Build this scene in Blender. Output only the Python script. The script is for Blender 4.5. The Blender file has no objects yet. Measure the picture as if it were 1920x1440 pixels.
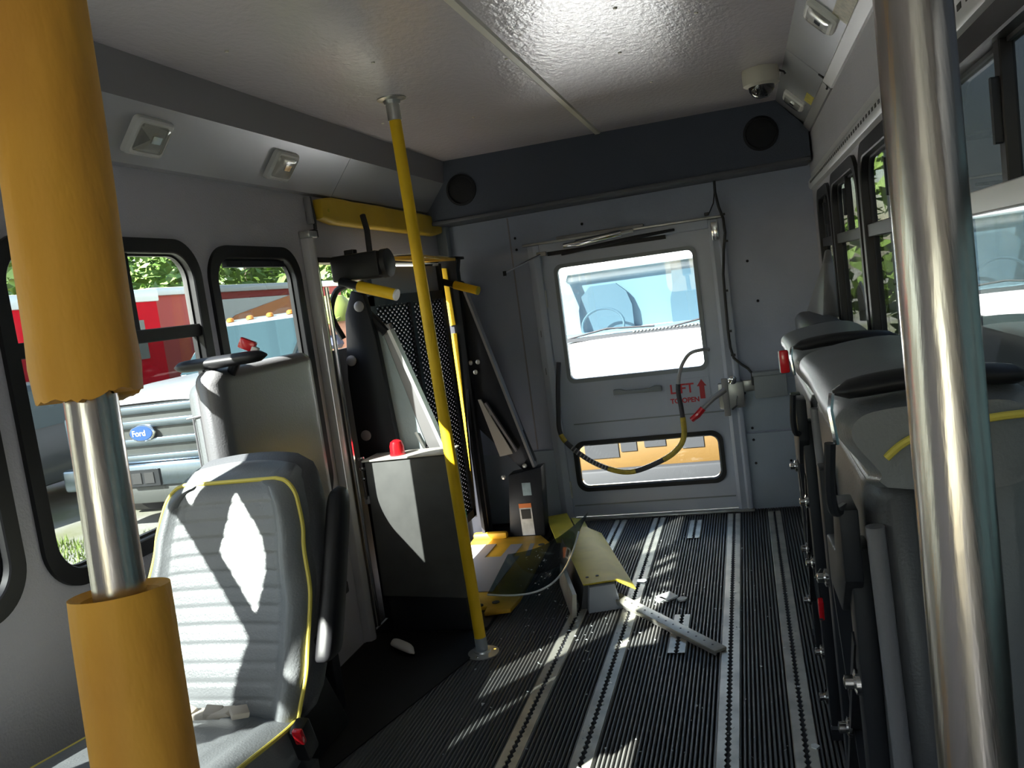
import bpy, bmesh, math, random
from mathutils import Vector, Matrix, Euler
random.seed(7)
SC = bpy.context.scene
COL = SC.collection
PI = math.pi
# ------------------------------------------------------------------ camera
yaw, pitch, roll, FPX = -0.27727, -0.10337, -0.13477, 1594.3
cy, sy, cp, sp = math.cos(yaw), math.sin(yaw), math.cos(pitch), math.sin(pitch)
fw = Vector((sy*cp, cy*cp, sp)); rt = Vector((cy, -sy, 0)); up = rt.cross(fw)
rt2 = rt*math.cos(roll) + up*math.sin(roll); up2 = -rt*math.sin(roll) + up*math.cos(roll)
cam = bpy.data.objects.new('camera', bpy.data.cameras.new('camera')); COL.objects.link(cam)
cam.matrix_world = Matrix(((rt2.x, up2.x, -fw.x, 0), (rt2.y, up2.y, -fw.y, 0), (rt2.z, up2.z, -fw.z, 1.24), (0, 0, 0, 1)))
cam.data.sensor_width = 36; cam.data.lens = 36*FPX/1920; cam.data.clip_start = 0.02; cam.data.clip_end = 300
SC.camera = cam
# ------------------------------------------------------------------ world, sun, exposure
SUN = Vector((0.70, 1.0, -0.90)).normalized()          # direction the light travels
w = bpy.data.worlds.new('sky'); SC.world = w; w.use_nodes = True
nt = w.node_tree; nt.nodes.clear()
o_ = nt.nodes.new('ShaderNodeOutputWorld'); b_ = nt.nodes.new('ShaderNodeBackground'); s_ = nt.nodes.new('ShaderNodeTexSky')
s_.sky_type = 'NISHITA'; s_.sun_disc = False
s_.sun_elevation = math.asin(-SUN.z); s_.sun_rotation = math.atan2(-SUN.x, -SUN.y); s_.air_density = 1.2; s_.dust_density = 1.0
hs_ = nt.nodes.new('ShaderNodeHueSaturation'); hs_.inputs['Saturation'].default_value = 0.9   # hazy summer sky
nt.links.new(s_.outputs[0], hs_.inputs['Color']); nt.links.new(hs_.outputs[0], b_.inputs[0]); b_.inputs[1].default_value = 0.13; nt.links.new(b_.outputs[0], o_.inputs[0])
sl = bpy.data.lights.new('sun', 'SUN'); sl.energy = 9.0; sl.angle = math.radians(0.6); sl.color = (1.0, 0.965, 0.92)
so = bpy.data.objects.new('sun', sl); COL.objects.link(so); so.rotation_euler = SUN.to_track_quat('-Z', 'Y').to_euler(); so.location = (-6, -10, 12)
SC.view_settings.view_transform = 'Standard'; SC.view_settings.look = 'None'; SC.view_settings.gamma = 1.0
SC.view_settings.use_curve_mapping = False; SC.view_settings.exposure = 2.6

# ------------------------------------------------------------------ materials
MATS = {}
def mat(name, col, rough=0.5, metal=0.0, bump=0.0, bscale=60.0, var=0.0, vscale=4.0, col2=None, spec=0.5, emit=None, stretch=None, coat=0.0):
    m = bpy.data.materials.new(name); m.use_nodes = True
    n = m.node_tree.nodes; l = m.node_tree.links; p = n['Principled BSDF']
    p.inputs['Base Color'].default_value = (*col, 1); p.inputs['Roughness'].default_value = rough
    p.inputs['Metallic'].default_value = metal; p.inputs['Specular IOR Level'].default_value = spec
    p.inputs['Coat Weight'].default_value = coat
    tc = n.new('ShaderNodeTexCoord'); src = tc.outputs['Object']
    if stretch:
        mp = n.new('ShaderNodeMapping'); mp.inputs['Scale'].default_value = stretch; l.new(src, mp.inputs[0]); src = mp.outputs[0]
    if var > 0 or col2:
        t = n.new('ShaderNodeTexNoise'); t.inputs['Scale'].default_value = vscale; t.inputs['Detail'].default_value = 5; l.new(src, t.inputs[0])
        r = n.new('ShaderNodeValToRGB'); l.new(t.outputs[0], r.inputs[0])
        c2 = col2 or tuple(max(0, c*(1-var)) for c in col)
        r.color_ramp.elements[0].color = (*c2, 1); r.color_ramp.elements[1].color = (*col, 1)
        r.color_ramp.elements[0].position = 0.36; r.color_ramp.elements[1].position = 0.6
        l.new(r.outputs[0], p.inputs['Base Color'])
    if bump > 0:
        t2 = n.new('ShaderNodeTexNoise'); t2.inputs['Scale'].default_value = bscale; t2.inputs['Detail'].default_value = 3; l.new(src, t2.inputs[0])
        bp = n.new('ShaderNodeBump'); bp.inputs['Strength'].default_value = bump; bp.inputs['Distance'].default_value = 0.01
        l.new(t2.outputs[0], bp.inputs['Height']); l.new(bp.outputs[0], p.inputs['Normal'])
    if emit:
        p.inputs['Emission Color'].default_value = (*emit[0], 1); p.inputs['Emission Strength'].default_value = emit[1]
    MATS[name] = m; return m
def glass(name, tint, rough=0.0, ior=1.45):
    m = bpy.data.materials.new(name); m.use_nodes = True; n = m.node_tree.nodes; l = m.node_tree.links; n.clear()
    o = n.new('ShaderNodeOutputMaterial'); mx = n.new('ShaderNodeMixShader'); t = n.new('ShaderNodeBsdfTransparent'); g = n.new('ShaderNodeBsdfGlossy'); f = n.new('ShaderNodeFresnel')
    t.inputs[0].default_value = (*tint, 1); g.inputs['Roughness'].default_value = rough; 
    ge = n.new('ShaderNodeNewGeometry'); mr = n.new('ShaderNodeMapRange'); l.new(ge.outputs['Backfacing'], mr.inputs['Value'])
    mr.inputs['To Min'].default_value = ior; mr.inputs['To Max'].default_value = 1/ior; l.new(mr.outputs[0], f.inputs[0])   # thin pane: same reflectance from both faces
    l.new(f.outputs[0], mx.inputs[0]); l.new(t.outputs[0], mx.inputs[1]); l.new(g.outputs[0], mx.inputs[2]); l.new(mx.outputs[0], o.inputs[0])
    MATS[name] = m; return m
mat('wall', (0.52, 0.505, 0.55), 0.42, bump=0.25, bscale=160, var=0.08, vscale=2)
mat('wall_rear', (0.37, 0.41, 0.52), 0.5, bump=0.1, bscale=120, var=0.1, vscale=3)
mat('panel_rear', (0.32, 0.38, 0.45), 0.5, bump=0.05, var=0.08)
mat('ceiling', (0.61, 0.565, 0.60), 0.26, spec=0.7, bump=0.22, bscale=70, var=0.06, vscale=2, stretch=(1, .6, 1))
mat('seam', (0.62, 0.59, 0.50), 0.45)
mat('fascia', (0.27, 0.26, 0.27), 0.55)
mat('cove', (0.42, 0.42, 0.45), 0.27, metal=0.35, bump=0.02, bscale=200)
mat('header', (0.070, 0.082, 0.112), 0.8, bump=0.3, bscale=400)
mat('header_lip', (0.09, 0.095, 0.11), 0.5)
mat('mesh_black', (0.015, 0.016, 0.02), 0.9, bump=0.3, bscale=500)
mat('floor', (0.085, 0.088, 0.088), 0.5, bump=0.12, bscale=50, var=0.4, vscale=3, col2=(0.11, 0.107, 0.10))
mat('alu', (0.60, 0.60, 0.57), 0.35, metal=0.85, bump=0.03, var=0.25, vscale=12)
mat('track', (0.52, 0.51, 0.44), 0.45, metal=0.55, bump=0.05, var=0.3, vscale=10)
mat('alu_white', (0.62, 0.61, 0.62), 0.35, metal=0.2)
mat('steel', (0.60, 0.565, 0.53), 0.27, metal=1.0, bump=0.06, bscale=25, stretch=(6, 6, .15))
mat('chrome', (0.75, 0.75, 0.75), 0.12, metal=1.0)
mat('yellow_foam', (1.0, 0.51, 0.06), 0.62, bump=0.25, bscale=55, col2=(0.80, 0.36, 0.05), vscale=9, stretch=(1, 1, .35))
mat('yellow_paint', (0.85, 0.53, 0.015), 0.5, spec=0.3, var=0.12, vscale=8)
mat('yellow_pad', (0.72, 0.47, 0.03), 0.5, bump=0.1, var=0.12)
mat('yellow_dull', (0.56, 0.46, 0.045), 0.6, spec=0.2, var=0.15, vscale=9)
mat('yellow_plate', (0.72, 0.40, 0.02), 0.5, var=0.25, vscale=12)
mat('vinyl', (0.19, 0.20, 0.207), 0.38, bump=0.12, bscale=220, var=0.10, vscale=5)
mat('vinyl_dark', (0.07, 0.072, 0.078), 0.4, bump=0.12, bscale=220)
mat('vinyl_shell', (0.19, 0.185, 0.195), 0.32, bump=0.1, bscale=200)
mat('piping', (0.72, 0.60, 0.10), 0.45)
mat('black_plastic', (0.012, 0.012, 0.014), 0.45, spec=0.3)
mat('black_rubber', (0.017, 0.017, 0.018), 0.6)
mat('black_metal', (0.018, 0.020, 0.025), 0.45, spec=0.25, metal=0.0, bump=0.05)
mat('lift_grey', (0.30, 0.29, 0.29), 0.45, metal=0.3)
mat('lift_plate', (0.42, 0.50, 0.52), 0.5, bump=0.2, bscale=90)
mat('box_grey', (0.10, 0.10, 0.095), 0.55, var=0.2, vscale=10)
mat('box_top', (0.66, 0.63, 0.55), 0.5, var=0.15, vscale=18)
mat('mesh_steel', (0.035, 0.035, 0.038), 0.5, metal=0.4)
mat('white_plastic', (0.70, 0.69, 0.66), 0.4)
mat('cream_plastic', (0.60, 0.56, 0.48), 0.45)
mat('red_plastic', (0.62, 0.012, 0.02), 0.25, coat=0.4)
mat('red_paint', (0.60, 0.05, 0.06), 0.5)
mat('paper', (0.62, 0.62, 0.62), 0.7, var=0.2, vscale=40)
mat('paper_green', (0.10, 0.36, 0.22), 0.7)
mat('paper_orange', (0.75, 0.22, 0.06), 0.7)
mat('paper_blue', (0.32, 0.42, 0.46), 0.7, var=0.2, vscale=60)
mat('ink', (0.03, 0.03, 0.03), 0.7)
mat('label_yellow', (0.62, 0.52, 0.08), 0.6, var=0.3, vscale=60)
mat('label_tan', (0.46, 0.42, 0.30), 0.6, var=0.3, vscale=60)
mat('door', (0.50, 0.55, 0.65), 0.42, bump=0.03, var=0.05)
mat('conduit', (0.26, 0.29, 0.31), 0.5)
mat('wire', (0.02, 0.022, 0.025), 0.5)
mat('hose_dark', (0.05, 0.05, 0.06), 0.45)
mat('hose_grey', (0.42, 0.42, 0.42), 0.45)
mat('hose_yellow', (0.60, 0.46, 0.06), 0.5, var=0.3, vscale=30)
mat('dome_dark', (0.02, 0.02, 0.025), 0.06, coat=1.0)
mat('foam_grey', (0.30, 0.33, 0.38), 0.8)
mat('shard', (0.80, 0.85, 0.85), 0.1, spec=0.8)
mat('leather_beige', (0.50, 0.45, 0.38), 0.6)
glass('glass_upper', (0.93, 0.96, 0.94)); glass('glass_lower', (0.53, 0.555, 0.55)); glass('glass_rear', (0.97, 0.985, 0.985))
glass('glass_right', (0.46, 0.475, 0.465)); glass('glass_sheet', (0.50, 0.60, 0.63), 0.05, 1.4); glass('lens_clear', (0.85, 0.85, 0.83), 0.12, 1.7)

# ------------------------------------------------------------------ mesh helpers
OFF = {}
class B:
    def __init__(s): s.v = []; s.f = []
    def add(s, vs, fs):
        k = len(s.v); s.v += [tuple(v) for v in vs]; s.f += [tuple(i+k for i in f) for f in fs]; return s
    def box(s, x0, x1, y0, y1, z0, z1):
        return s.add([(x0,y0,z0),(x1,y0,z0),(x1,y1,z0),(x0,y1,z0),(x0,y0,z1),(x1,y0,z1),(x1,y1,z1),(x0,y1,z1)],
            [(0,3,2,1),(4,5,6,7),(0,1,5,4),(1,2,6,5),(2,3,7,6),(3,0,4,7)])
    def obox(s, c, size, R=None):
        h = Vector(size)/2; R = R or Matrix.Identity(3); c = Vector(c)
        vs = [c + R @ Vector((a*h.x, b*h.y, d*h.z)) for d in (-1,1) for a,b in ((-1,-1),(1,-1),(1,1),(-1,1))]
        return s.add(vs, [(0,3,2,1),(4,5,6,7),(0,1,5,4),(1,2,6,5),(2,3,7,6),(3,0,4,7)])
    def bar(s, p, q, wdt, thk, upv=(0,0,1)):
        p, q = Vector(p), Vector(q); d = (q-p); L = d.length; d.normalize(); u = Vector(upv); a = d.cross(u).normalized(); c = a.cross(d)
        R = Matrix((a, d, c)).transposed(); return s.obox((p+q)/2, (wdt, L, thk), R)
    def loft(s, loops, cap=True, closed=True):
        n = len(loops[0]); k = len(s.v)
        for lp in loops: s.v += [tuple(v) for v in lp]
        for i in range(len(loops)-1):
            for j in range(n if closed else n-1):
                j2 = (j+1) % n; a = k+i*n; b = a+n
                s.f.append((a+j, a+j2, b+j2, b+j))
        if cap and closed:
            s.f.append(tuple(k+j for j in reversed(range(n)))); e = k+(len(loops)-1)*n; s.f.append(tuple(e+j for j in range(n)))
        return s
    def tube(s, path, r, n=12, cap=True):
        P = [Vector(p) for p in path]; rs = r if isinstance(r, (list, tuple)) else [r]*len(P); loops = []; pu = None
        for i, p in enumerate(P):
            d = (P[min(i+1, len(P)-1)] - P[max(i-1, 0)]).normalized()
            if pu is None: pu = Vector((0,0,1)) if abs(d.z) < .9 else Vector((1,0,0))
            a = d.cross(pu).normalized(); b = a.cross(d).normalized(); pu = b
            loops.append([p + (a*math.cos(2*PI*j/n) + b*math.sin(2*PI*j/n))*rs[i] for j in range(n)])
        return s.loft(loops, cap)
    def prism(s, poly, ax, a, b):
        def P(u, v, t): return {'x': (t,u,v), 'y': (u,t,v), 'z': (u,v,t)}[ax]
        return s.loft([[P(u,v,a) for u,v in poly], [P(u,v,b) for u,v in poly]])
    def lathe(s, prof, c=(0,0,0), n=20, R=None):
        R = R or Matrix.Identity(3); c = Vector(c)
        return s.loft([[c + R @ Vector((r*math.cos(2*PI*j/n), r*math.sin(2*PI*j/n), z)) for j in range(n)] for r, z in prof])
def build(b, name, m, parent=None, bevel=0.0, seg=2, smooth=True, kind=None, label=None, cat=None, group=None, angle=35):
    me = bpy.data.meshes.new(name)
    if parent is not None: off = OFF.get(parent.name, Vector())
    elif kind == 'structure': off = Vector()
    else:
        xs = [v[0] for v in b.v]; ys = [v[1] for v in b.v]; zs = [v[2] for v in b.v]
        off = Vector(((min(xs)+max(xs))/2, (min(ys)+max(ys))/2, min(zs)))
    me.from_pydata([(v[0]-off.x, v[1]-off.y, v[2]-off.z) for v in b.v], [], b.f)
    bm = bmesh.new(); bm.from_mesh(me); bmesh.ops.recalc_face_normals(bm, faces=bm.faces)
    if bevel > 0:
        es = [e for e in bm.edges if len(e.link_faces) == 2 and e.calc_face_angle() > math.radians(30)]
        bmesh.ops.bevel(bm, geom=es, offset=bevel, segments=seg, profile=0.5, affect='EDGES', clamp_overlap=True)
    bm.to_mesh(me); bm.free()
    if smooth:
        me.shade_smooth(); me.set_sharp_from_angle(angle=math.radians(angle))
    me.materials.append(MATS[m] if isinstance(m, str) else m)
    o = bpy.data.objects.new(name, me); COL.objects.link(o)
    if parent is not None: o.parent = parent
    else: o.location = off
    OFF[o.name] = off
    return tag(o, label, cat, group, kind)
def tag(o, label=None, cat=None, group=None, kind=None):
    if label: o['label'] = label
    if cat: o['category'] = cat
    if group: o['group'] = group
    if kind: o['kind'] = kind
    return o
def thing(name, label, cat, loc, group=None, kind=None):
    o = bpy.data.objects.new(name, None); COL.objects.link(o); o.location = loc; o.empty_display_size = .05
    OFF[o.name] = Vector(loc); return tag(o, label, cat, group, kind)
def copy_tree(o, delta=(0,0,0), parent=None):
    c = o.copy(); COL.objects.link(c)
    if parent is None: c.location = o.location + Vector(delta)
    else: c.parent = parent
    for ch in o.children: copy_tree(ch, parent=c)
    return c
def rrect(u0, u1, v0, v1, r, k=6):
    """rounded rectangle, counter-clockwise; also the matching points on the plain rectangle"""
    P = []
    for (cu, cv, a0) in ((u1-r, v0+r, -PI/2), (u1-r, v1-r, 0), (u0+r, v1-r, PI/2), (u0+r, v0+r, PI)):
        for i in range(2*k+1):
            a = a0 + i*PI/2/(2*k); P.append((cu+r*math.cos(a), cv+r*math.sin(a)))
    return P
def outer_rect(u0, u1, v0, v1, hu0, hu1, hv0, hv1, r, k=6):
    Q = []
    for ci, (su, sv) in enumerate(((1,-1),(1,1),(-1,1),(-1,-1))):
        cu = u1 if su > 0 else u0; cv = v1 if sv > 0 else v0
        ku = hu1-r if su > 0 else hu0+r; kv = hv1-r if sv > 0 else hv0+r
        A = (ku, cv); C = (cu, kv)
        if ci % 2: A, C = C, A
        for i in range(2*k+1):
            t = i/k
            if t <= 1: Q.append((A[0]+(cu-A[0])*t, A[1]+(cv-A[1])*t))
            else: Q.append((cu+(C[0]-cu)*(t-1), cv+(C[1]-cv)*(t-1)))
    return Q
def holed_cell(b, M, cell, hole, r, thick):
    """a wall cell (u0,u1,v0,v1) with a rounded hole; M(u,v,d) maps to the world, d = depth outwards"""
    inn = rrect(*hole, r); out = outer_rect(*cell, *hole, r); n = len(inn)
    k = len(b.v)
    for d in (0, thick):
        b.v += [M(u, v, d) for u, v in out] + [M(u, v, d) for u, v in inn]
    for j in range(n):
        j2 = (j+1) % n
        b.f.append((k+j, k+j2, k+n+j2, k+n+j)); b.f.append((k+2*n+j, k+3*n+j, k+3*n+j2, k+2*n+j2))
        b.f.append((k+n+j, k+n+j2, k+3*n+j2, k+3*n+j))
    return b
def ring(M, o, i, ro, ri, d0, d1):
    """a frame ring between two rounded rectangles"""
    b = B(); P = rrect(*o, ro); Q = rrect(*i, ri)
    b.loft([[M(u, v, d0) for u, v in P], [M(u, v, d0) for u, v in Q], [M(u, v, d1) for u, v in Q], [M(u, v, d1) for u, v in P], [M(u, v, d0) for u, v in P]], cap=False)
    return b
def slab(M, rect, r, d0, d1):
    P = rrect(*rect, r, 3); return B().loft([[M(u, v, d0) for u, v in P], [M(u, v, d1) for u, v in P]])

XL, XR, YR, ZC, YF = -1.53, 0.36, 4.38, 1.95, -2.4
ML = lambda u, v, d: (XL-d, u, v)
MR = lambda u, v, d: (XR+d, u, v)
MY = lambda u, v, d: (u, YR+d, v)
# ------------------------------------------------------------------ floor
b = B(); b.box(XL-.06, XR+.06, YF, YR+.06, -.10, -.004)
floor = build(b, 'floor', 'floor', kind='structure', label='dark ribbed rubber bus floor scattered with broken glass', smooth=False)
b = B(); x = -1.26; pts = []
while x < XR-.002:
    pts += [(x, -.004), (x+.0028, .0015), (x+.0068, .0015), (x+.0096, -.004)]; x += .0125
b.loft([[(u, YF, v) for u, v in pts], [(u, YR, v) for u, v in pts]], cap=False, closed=False)
build(b, 'ribbed_mat', 'floor', floor, smooth=False)
b = B().box(XL, -1.262, YF, YR, -.004, .001); build(b, 'side_mat', 'black_rubber', floor, smooth=False)
mat('sheet_black', (0.010, 0.010, 0.011), 0.6, spec=0.2)
build(B().prism([(-1.52, .95), (-1.05, 2.68), (-1.065, 2.92), (-1.52, 2.92)], 'z', .0018, .005), 'smooth_black_sheet', 'sheet_black', floor)  # thin smooth black sheet with a slanted edge over the ribs
def track(xc, y0, y1):
    b = B(); hw = .028
    for s in (-1, 1):
        n = max(2, int((y1-y0)/.0254)*4); inner = []; outer = []
        for i in range(n+1):
            y = y0+(y1-y0)*i/n; q = .0065 if i % 4 in (1, 2, 3) else .0035
            if i % 4 == 2: q = .0095
            inner.append((xc+s*q, y)); outer.append((xc+s*hw, y))
        lo = [[(u, v, .006) for u, v in outer], [(u, v, .006) for u, v in inner], [(u, v, .0) for u, v in inner]]
        lo.insert(0, [(xc+s*(hw+.003), v, .001) for u, v in outer])
        b.loft(lo, cap=False, closed=False)
    o = build(b, 'floor_track', 'track', floor, smooth=False)
    build(B().box(xc-.012, xc+.012, y0, y1, .0005, .0018), 'track_slot', 'mesh_black', o, smooth=False)
for xc in (-.735, -.535, -.160, .033): track(xc, YF, 4.30)
track(-.335, 2.70, 3.02); track(-.345, 3.93, 4.22)
# ------------------------------------------------------------------ ceiling and coves
b = B().box(-1.41, .25, YF, YR+.06, ZC, ZC+.03)
ceil = build(b, 'ceiling', 'ceiling', kind='structure', label='pebbled off white ceiling panels with a lengthwise seam strip', smooth=False)
b = B().prism([(-.612, ZC), (-.606, ZC-.006), (-.586, ZC-.006), (-.58, ZC)], 'y', YF, 4.16); build(b, 'seam_strip', 'seam', ceil)
for (x, y) in ((-.95, 2.35), (-.25, 2.35), (-.95, 3.3), (-.25, 3.3), (-.3, 2.8), (-1.2, 2.0), (-1.25, 3.1), (-.62, 2.6), (-.05, 2.55)):
    build(B().lathe([(.006, 0), (.005, -.003), (.001, -.004)], (x, y, ZC), 10), 'screw_head', 'seam', ceil)
# left cove
b = B().prism([(-1.385, ZC), (-1.40, ZC+.02), (-1.415, 1.845), (-1.40, 1.842)], 'y', YF, 4.16)
build(b, 'trim_1', 'fascia', kind='structure', label='dark grey fascia strip between ceiling and left light cove', smooth=False)
c1 = [(-1.40, 1.842), (-1.415, 1.86), (-1.54, 1.725), (-1.54, 1.708), (-1.505, 1.712)]
tl = thing('trim_2', 'satin grey slanted cove panels above left windows', None, (-1.47, 1.3, 1.71), kind='structure')
for y0, y1 in ((YF, .2), (.203, 3.09), (3.093, 4.16)): build(B().prism(c1, 'y', y0, y1), 'cove_panel', 'cove', tl, smooth=False)
# right cove
tr = thing('trim_3', 'satin grey slanted cove panels above right windows', None, (.29, 1.3, 1.80), kind='structure')
c2 = [(.222, ZC), (.235, ZC+.015), (.375, 1.825), (.355, 1.81)]
for y0, y1 in ((YF, .9), (.903, 3.2), (3.203, 4.2)): build(B().prism(c2, 'y', y0, y1), 'cove_panel', 'cove', tr, smooth=False)
build(B().prism([(.335, 1.832), (.33, 1.818), (.352, 1.79), (.368, 1.79), (.368, 1.83)], 'y', YF, 3.195), 'cove_trim', 'alu_white', tr, smooth=False)
build(B().prism([(.335, 1.832), (.33, 1.818), (.352, 1.79), (.368, 1.79), (.368, 1.83)], 'y', 3.205, 4.2), 'cove_trim', 'fascia', tr, smooth=False)
build(B().tube([(.32, 3.2, 1.845), (.335, 3.19, 1.825), (.345, 3.205, 1.80), (.34, 3.19, 1.79)], .004, 6), 'loose_wire', 'wire', tr)
# rear header with speakers
hp = [(-1.388, ZC), (-1.402, 1.842), (-1.512, 1.735), (-1.518, 1.655), (.35, 1.675), (.35, 1.795), (.222, ZC)]
hd = thing('trim_4', 'dark carpeted header box across the rear wall', None, (-.58, 4.25, 1.65), kind='structure')
build(B().prism(hp, 'y', 4.16, YR), 'header_face', 'header', hd, smooth=False)
build(B().prism([(-1.518, 1.64), (.35, 1.66), (.35, 1.678), (-1.518, 1.658)], 'y', 4.148, YR), 'header_lip', 'header_lip', hd, bevel=.004)
def speaker(x, z, lab):
    t = thing('speaker', lab, 'speaker', (x, 4.16, z), 'speakers in the rear header')
    R = Matrix.Rotation(PI/2, 3, 'X')
    build(B().lathe([(.078, -.0), (.078, .008), (.068, .012), (.066, .004)], (x, 4.16, z), 28, R), 'rim', 'mesh_black', t)
    build(B().lathe([(.066, .003), (.05, .009), (.02, .012), (.001, .012)], (x, 4.16, z), 28, R), 'grille', 'mesh_black', t)
speaker(-1.31, 1.795, 'round black speaker at the left end of the dark rear header')
speaker(.145, 1.815, 'round black speaker at the right end of the dark header near the dome camera')
# ------------------------------------------------------------------ walls
b = B()
WL = [(.0, .665, .73, 1.505), (.735, 1.40, .73, 1.505), (1.475, 2.185, .725, 1.51), (2.25, 2.775, .595, 1.498)]
edges = [YF, .70, 1.4375, 2.2175, 2.86]
for i, h in enumerate(WL): holed_cell(b, ML, (edges[i], edges[i+1], -.1, 1.72), h, .10, .03)
b.box(XL-.05, XL, 2.86, 2.925, -.1, 1.72); b.box(XL-.05, XL, 4.30, YR+.05, -.1, 1.72); b.box(XL-.05, XL, 2.925, 4.30, 1.478, 1.72)
b.box(XL-.08, XL-.05, YF, YR+.05, 1.70, ZC+.03)
wl = build(b, 'wall_left', 'wall', kind='structure', label='light grey textured side wall on the left with black framed windows', smooth=False)
build(B().box(XL-.005, XL+.035, YF, 2.55, -.0, .10), 'baseboard_left', 'black_rubber', kind='structure', label='black kick strip along foot of the left wall')
b = B()
WR = [(.16, .86, .73, 1.52), (.93, 1.74, .73, 1.52), (1.81, 2.68, .73, 1.515), (2.75, 3.49, .73, 1.51), (3.56, 4.08, .73, 1.50)]
edR = [YF, .895, 1.775, 2.715, 3.525, YR+.05]
for i, h in enumerate(WR): holed_cell(b, MR, (edR[i], edR[i+1], -.1, 1.81), h, .09, .03)
b.box(XR+.05, XR+.08, YF, YR+.05, 1.79, ZC+.03)
wr = build(b, 'wall_right', 'wall', kind='structure', label='grey side wall on the right above the folded seats', smooth=False)
# rear wall with door opening
DX0, DX1, DZ1 = -1.0, -.135, 1.445
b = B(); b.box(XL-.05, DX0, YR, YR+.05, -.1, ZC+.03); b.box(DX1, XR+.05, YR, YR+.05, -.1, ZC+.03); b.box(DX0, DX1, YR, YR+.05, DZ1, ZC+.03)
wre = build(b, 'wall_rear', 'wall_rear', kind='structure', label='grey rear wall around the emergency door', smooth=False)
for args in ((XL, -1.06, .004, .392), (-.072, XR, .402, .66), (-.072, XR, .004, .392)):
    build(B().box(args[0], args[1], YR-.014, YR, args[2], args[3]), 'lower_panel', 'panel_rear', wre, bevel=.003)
for (x, z) in ((-.03, .42), (-.05, .60), (.04, .60), (.14, .60), (-.03, .24), (-.03, .36), (.14, .24), (-1.12, 1.53), (-1.12, 1.47), (-.76, 1.55), (.03, 1.25), (.06, 1.05)):
    build(B().lathe([(.007, 0), (.006, .004), (.001, .005)], (x, YR-.0135, z), 8, Matrix.Rotation(PI/2, 3, 'X')), 'screw_head', 'mesh_black', wre)
build(B().box(-1.155, -1.148, YR-.004, YR, .4, 1.64), 'wall_seam', 'fascia', wre)
for z in (.80, 1.0): build(B().box(-1.046, -1.025, YR-.025, YR, z, z+.035), 'clip', 'black_metal', wre)
build(B().box(XL, -1.47, 4.30, 4.36, 0, 1.66), 'trim_5', 'conduit', kind='structure', label='grey corner post at the left rear corner', bevel=.01)
# front bulkhead behind the camera
b = B(); holed_cell(b, lambda u, v, d: (u, YF-d, v), (XL-.05, XR+.05, -.1, ZC+.03), (-.95, .15, 1.0, 1.62), .1, .05)
build(b, 'wall_front', 'wall', kind='structure', label='front bulkhead with windshield opening behind the camera', smooth=False)
# roof above and outer shell keep stray light out
build(B().box(XL-.1, XR+.1, YF-.05, YR+.06, ZC+.03, ZC+.06), 'trim_6', 'wall', kind='structure', label='white outer roof skin of the bus', smooth=False)
# ------------------------------------------------------------------ windows
def window(n, M, h, side, tz=None, mull=None, gl=('glass_lower', 'glass_upper'), lab='', frame='black_plastic', tmat='black_plastic'):
    u0, u1, v0, v1 = h; c = M((u0+u1)/2, v0, .02)
    t = thing('window_%d' % n, lab, None, c, kind='structure')
    build(ring(M, (u0-.012, u1+.012, v0-.012, v1+.012), (u0+.028, u1-.028, v0+.028, v1-.028), .11, .078, -.012, .026), 'window_frame', frame, t, bevel=.003, seg=1)
    build(ring(M, (u0+.026, u1-.026, v0+.026, v1-.026), (u0+.034, u1-.034, v0+.034, v1-.034), .078, .07, .010, .024), 'gasket', 'black_rubber', t)
    i = (u0+.03, u1-.03, v0+.03, v1-.03)
    if tz:
        build(slab(M, (i[0]-.008, i[1]+.008, tz-.018, tz+.018), .002, -.004, .022), 'transom', tmat, t, bevel=.002, seg=1)
        P = [p for p in rrect(*i, .07)]
        lowp = [(u, min(v, tz)) for u, v in P]; upp = [(u, max(v, tz)) for u, v in P]
        for pp, g, d in ((lowp, gl[0], .012), (upp, gl[1], .016)):
            build(B().loft([[M(u, v, d) for u, v in pp], [M(u, v, d+.004) for u, v in pp]]), 'pane', g, t, smooth=False)
        mw = .06 if side == 'L' else .014
        for m_ in mull or []:
            o = build(slab(M, (m_-mw, m_+mw, tz, v1-.026), .002, .0, .020), 'mullion', 'black_plastic', t, bevel=.002, seg=1)
            build(slab(M, (m_-.006, m_+.006, tz+.07, tz+.16), .003, -.010, .004), 'latch', 'black_metal', o)
    else:
        build(B().loft([[M(u, v, .012) for u, v in rrect(*i, .07)], [M(u, v, .016) for u, v in rrect(*i, .07)]]), 'pane', gl[0], t, smooth=False)
    return t
names = ['left window level with the camera',
         'black framed left window just ahead of the foam sleeved pole', 'black framed sliding left window behind the steel pole', 'black framed fixed left window above the folded seat']
for i, h in enumerate(WL):
    w_ = window(i+1, ML, h, 'L', None if i == 3 else 1.262, None if i == 3 else [(h[0]+h[1])/2+(.02 if i == 2 else -.03)], lab=names[i])
    if i == 3:
        build(B().box(XL-.01, XL+.006, h[0]+.09, h[1]-.09, h[3]-.055, h[3]-.035), 'slot_bar', 'black_metal', w_)
        for y in (2.42, 2.6): build(B().box(XL+.006, XL+.009, y, y+.012, h[3]-.05, h[3]-.04), 'screw_slot', 'ink', w_)
namesR = ['right window beside the camera', 'sliding right window with pale transom beside the steel pole',
          'dark right window beyond the steel pole', 'dark right window with a paper sticker', 'narrow dark window by the right rear corner']
for i, h in enumerate(WR):
    window(i+5, MR, h, 'R', 1.285, [h[0]+.5*(h[1]-h[0])], gl=('glass_right', 'glass_right'), lab=namesR[i], tmat='alu_white' if i == 1 else 'black_plastic')
t = thing('window_10', 'windshield pane behind the camera', None, (-.4, YF, 1.0), kind='structure')
build(B().box(-.96, .16, YF-.03, YF-.026, .99, 1.63), 'pane', 'glass_upper', t, smooth=False)
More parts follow.
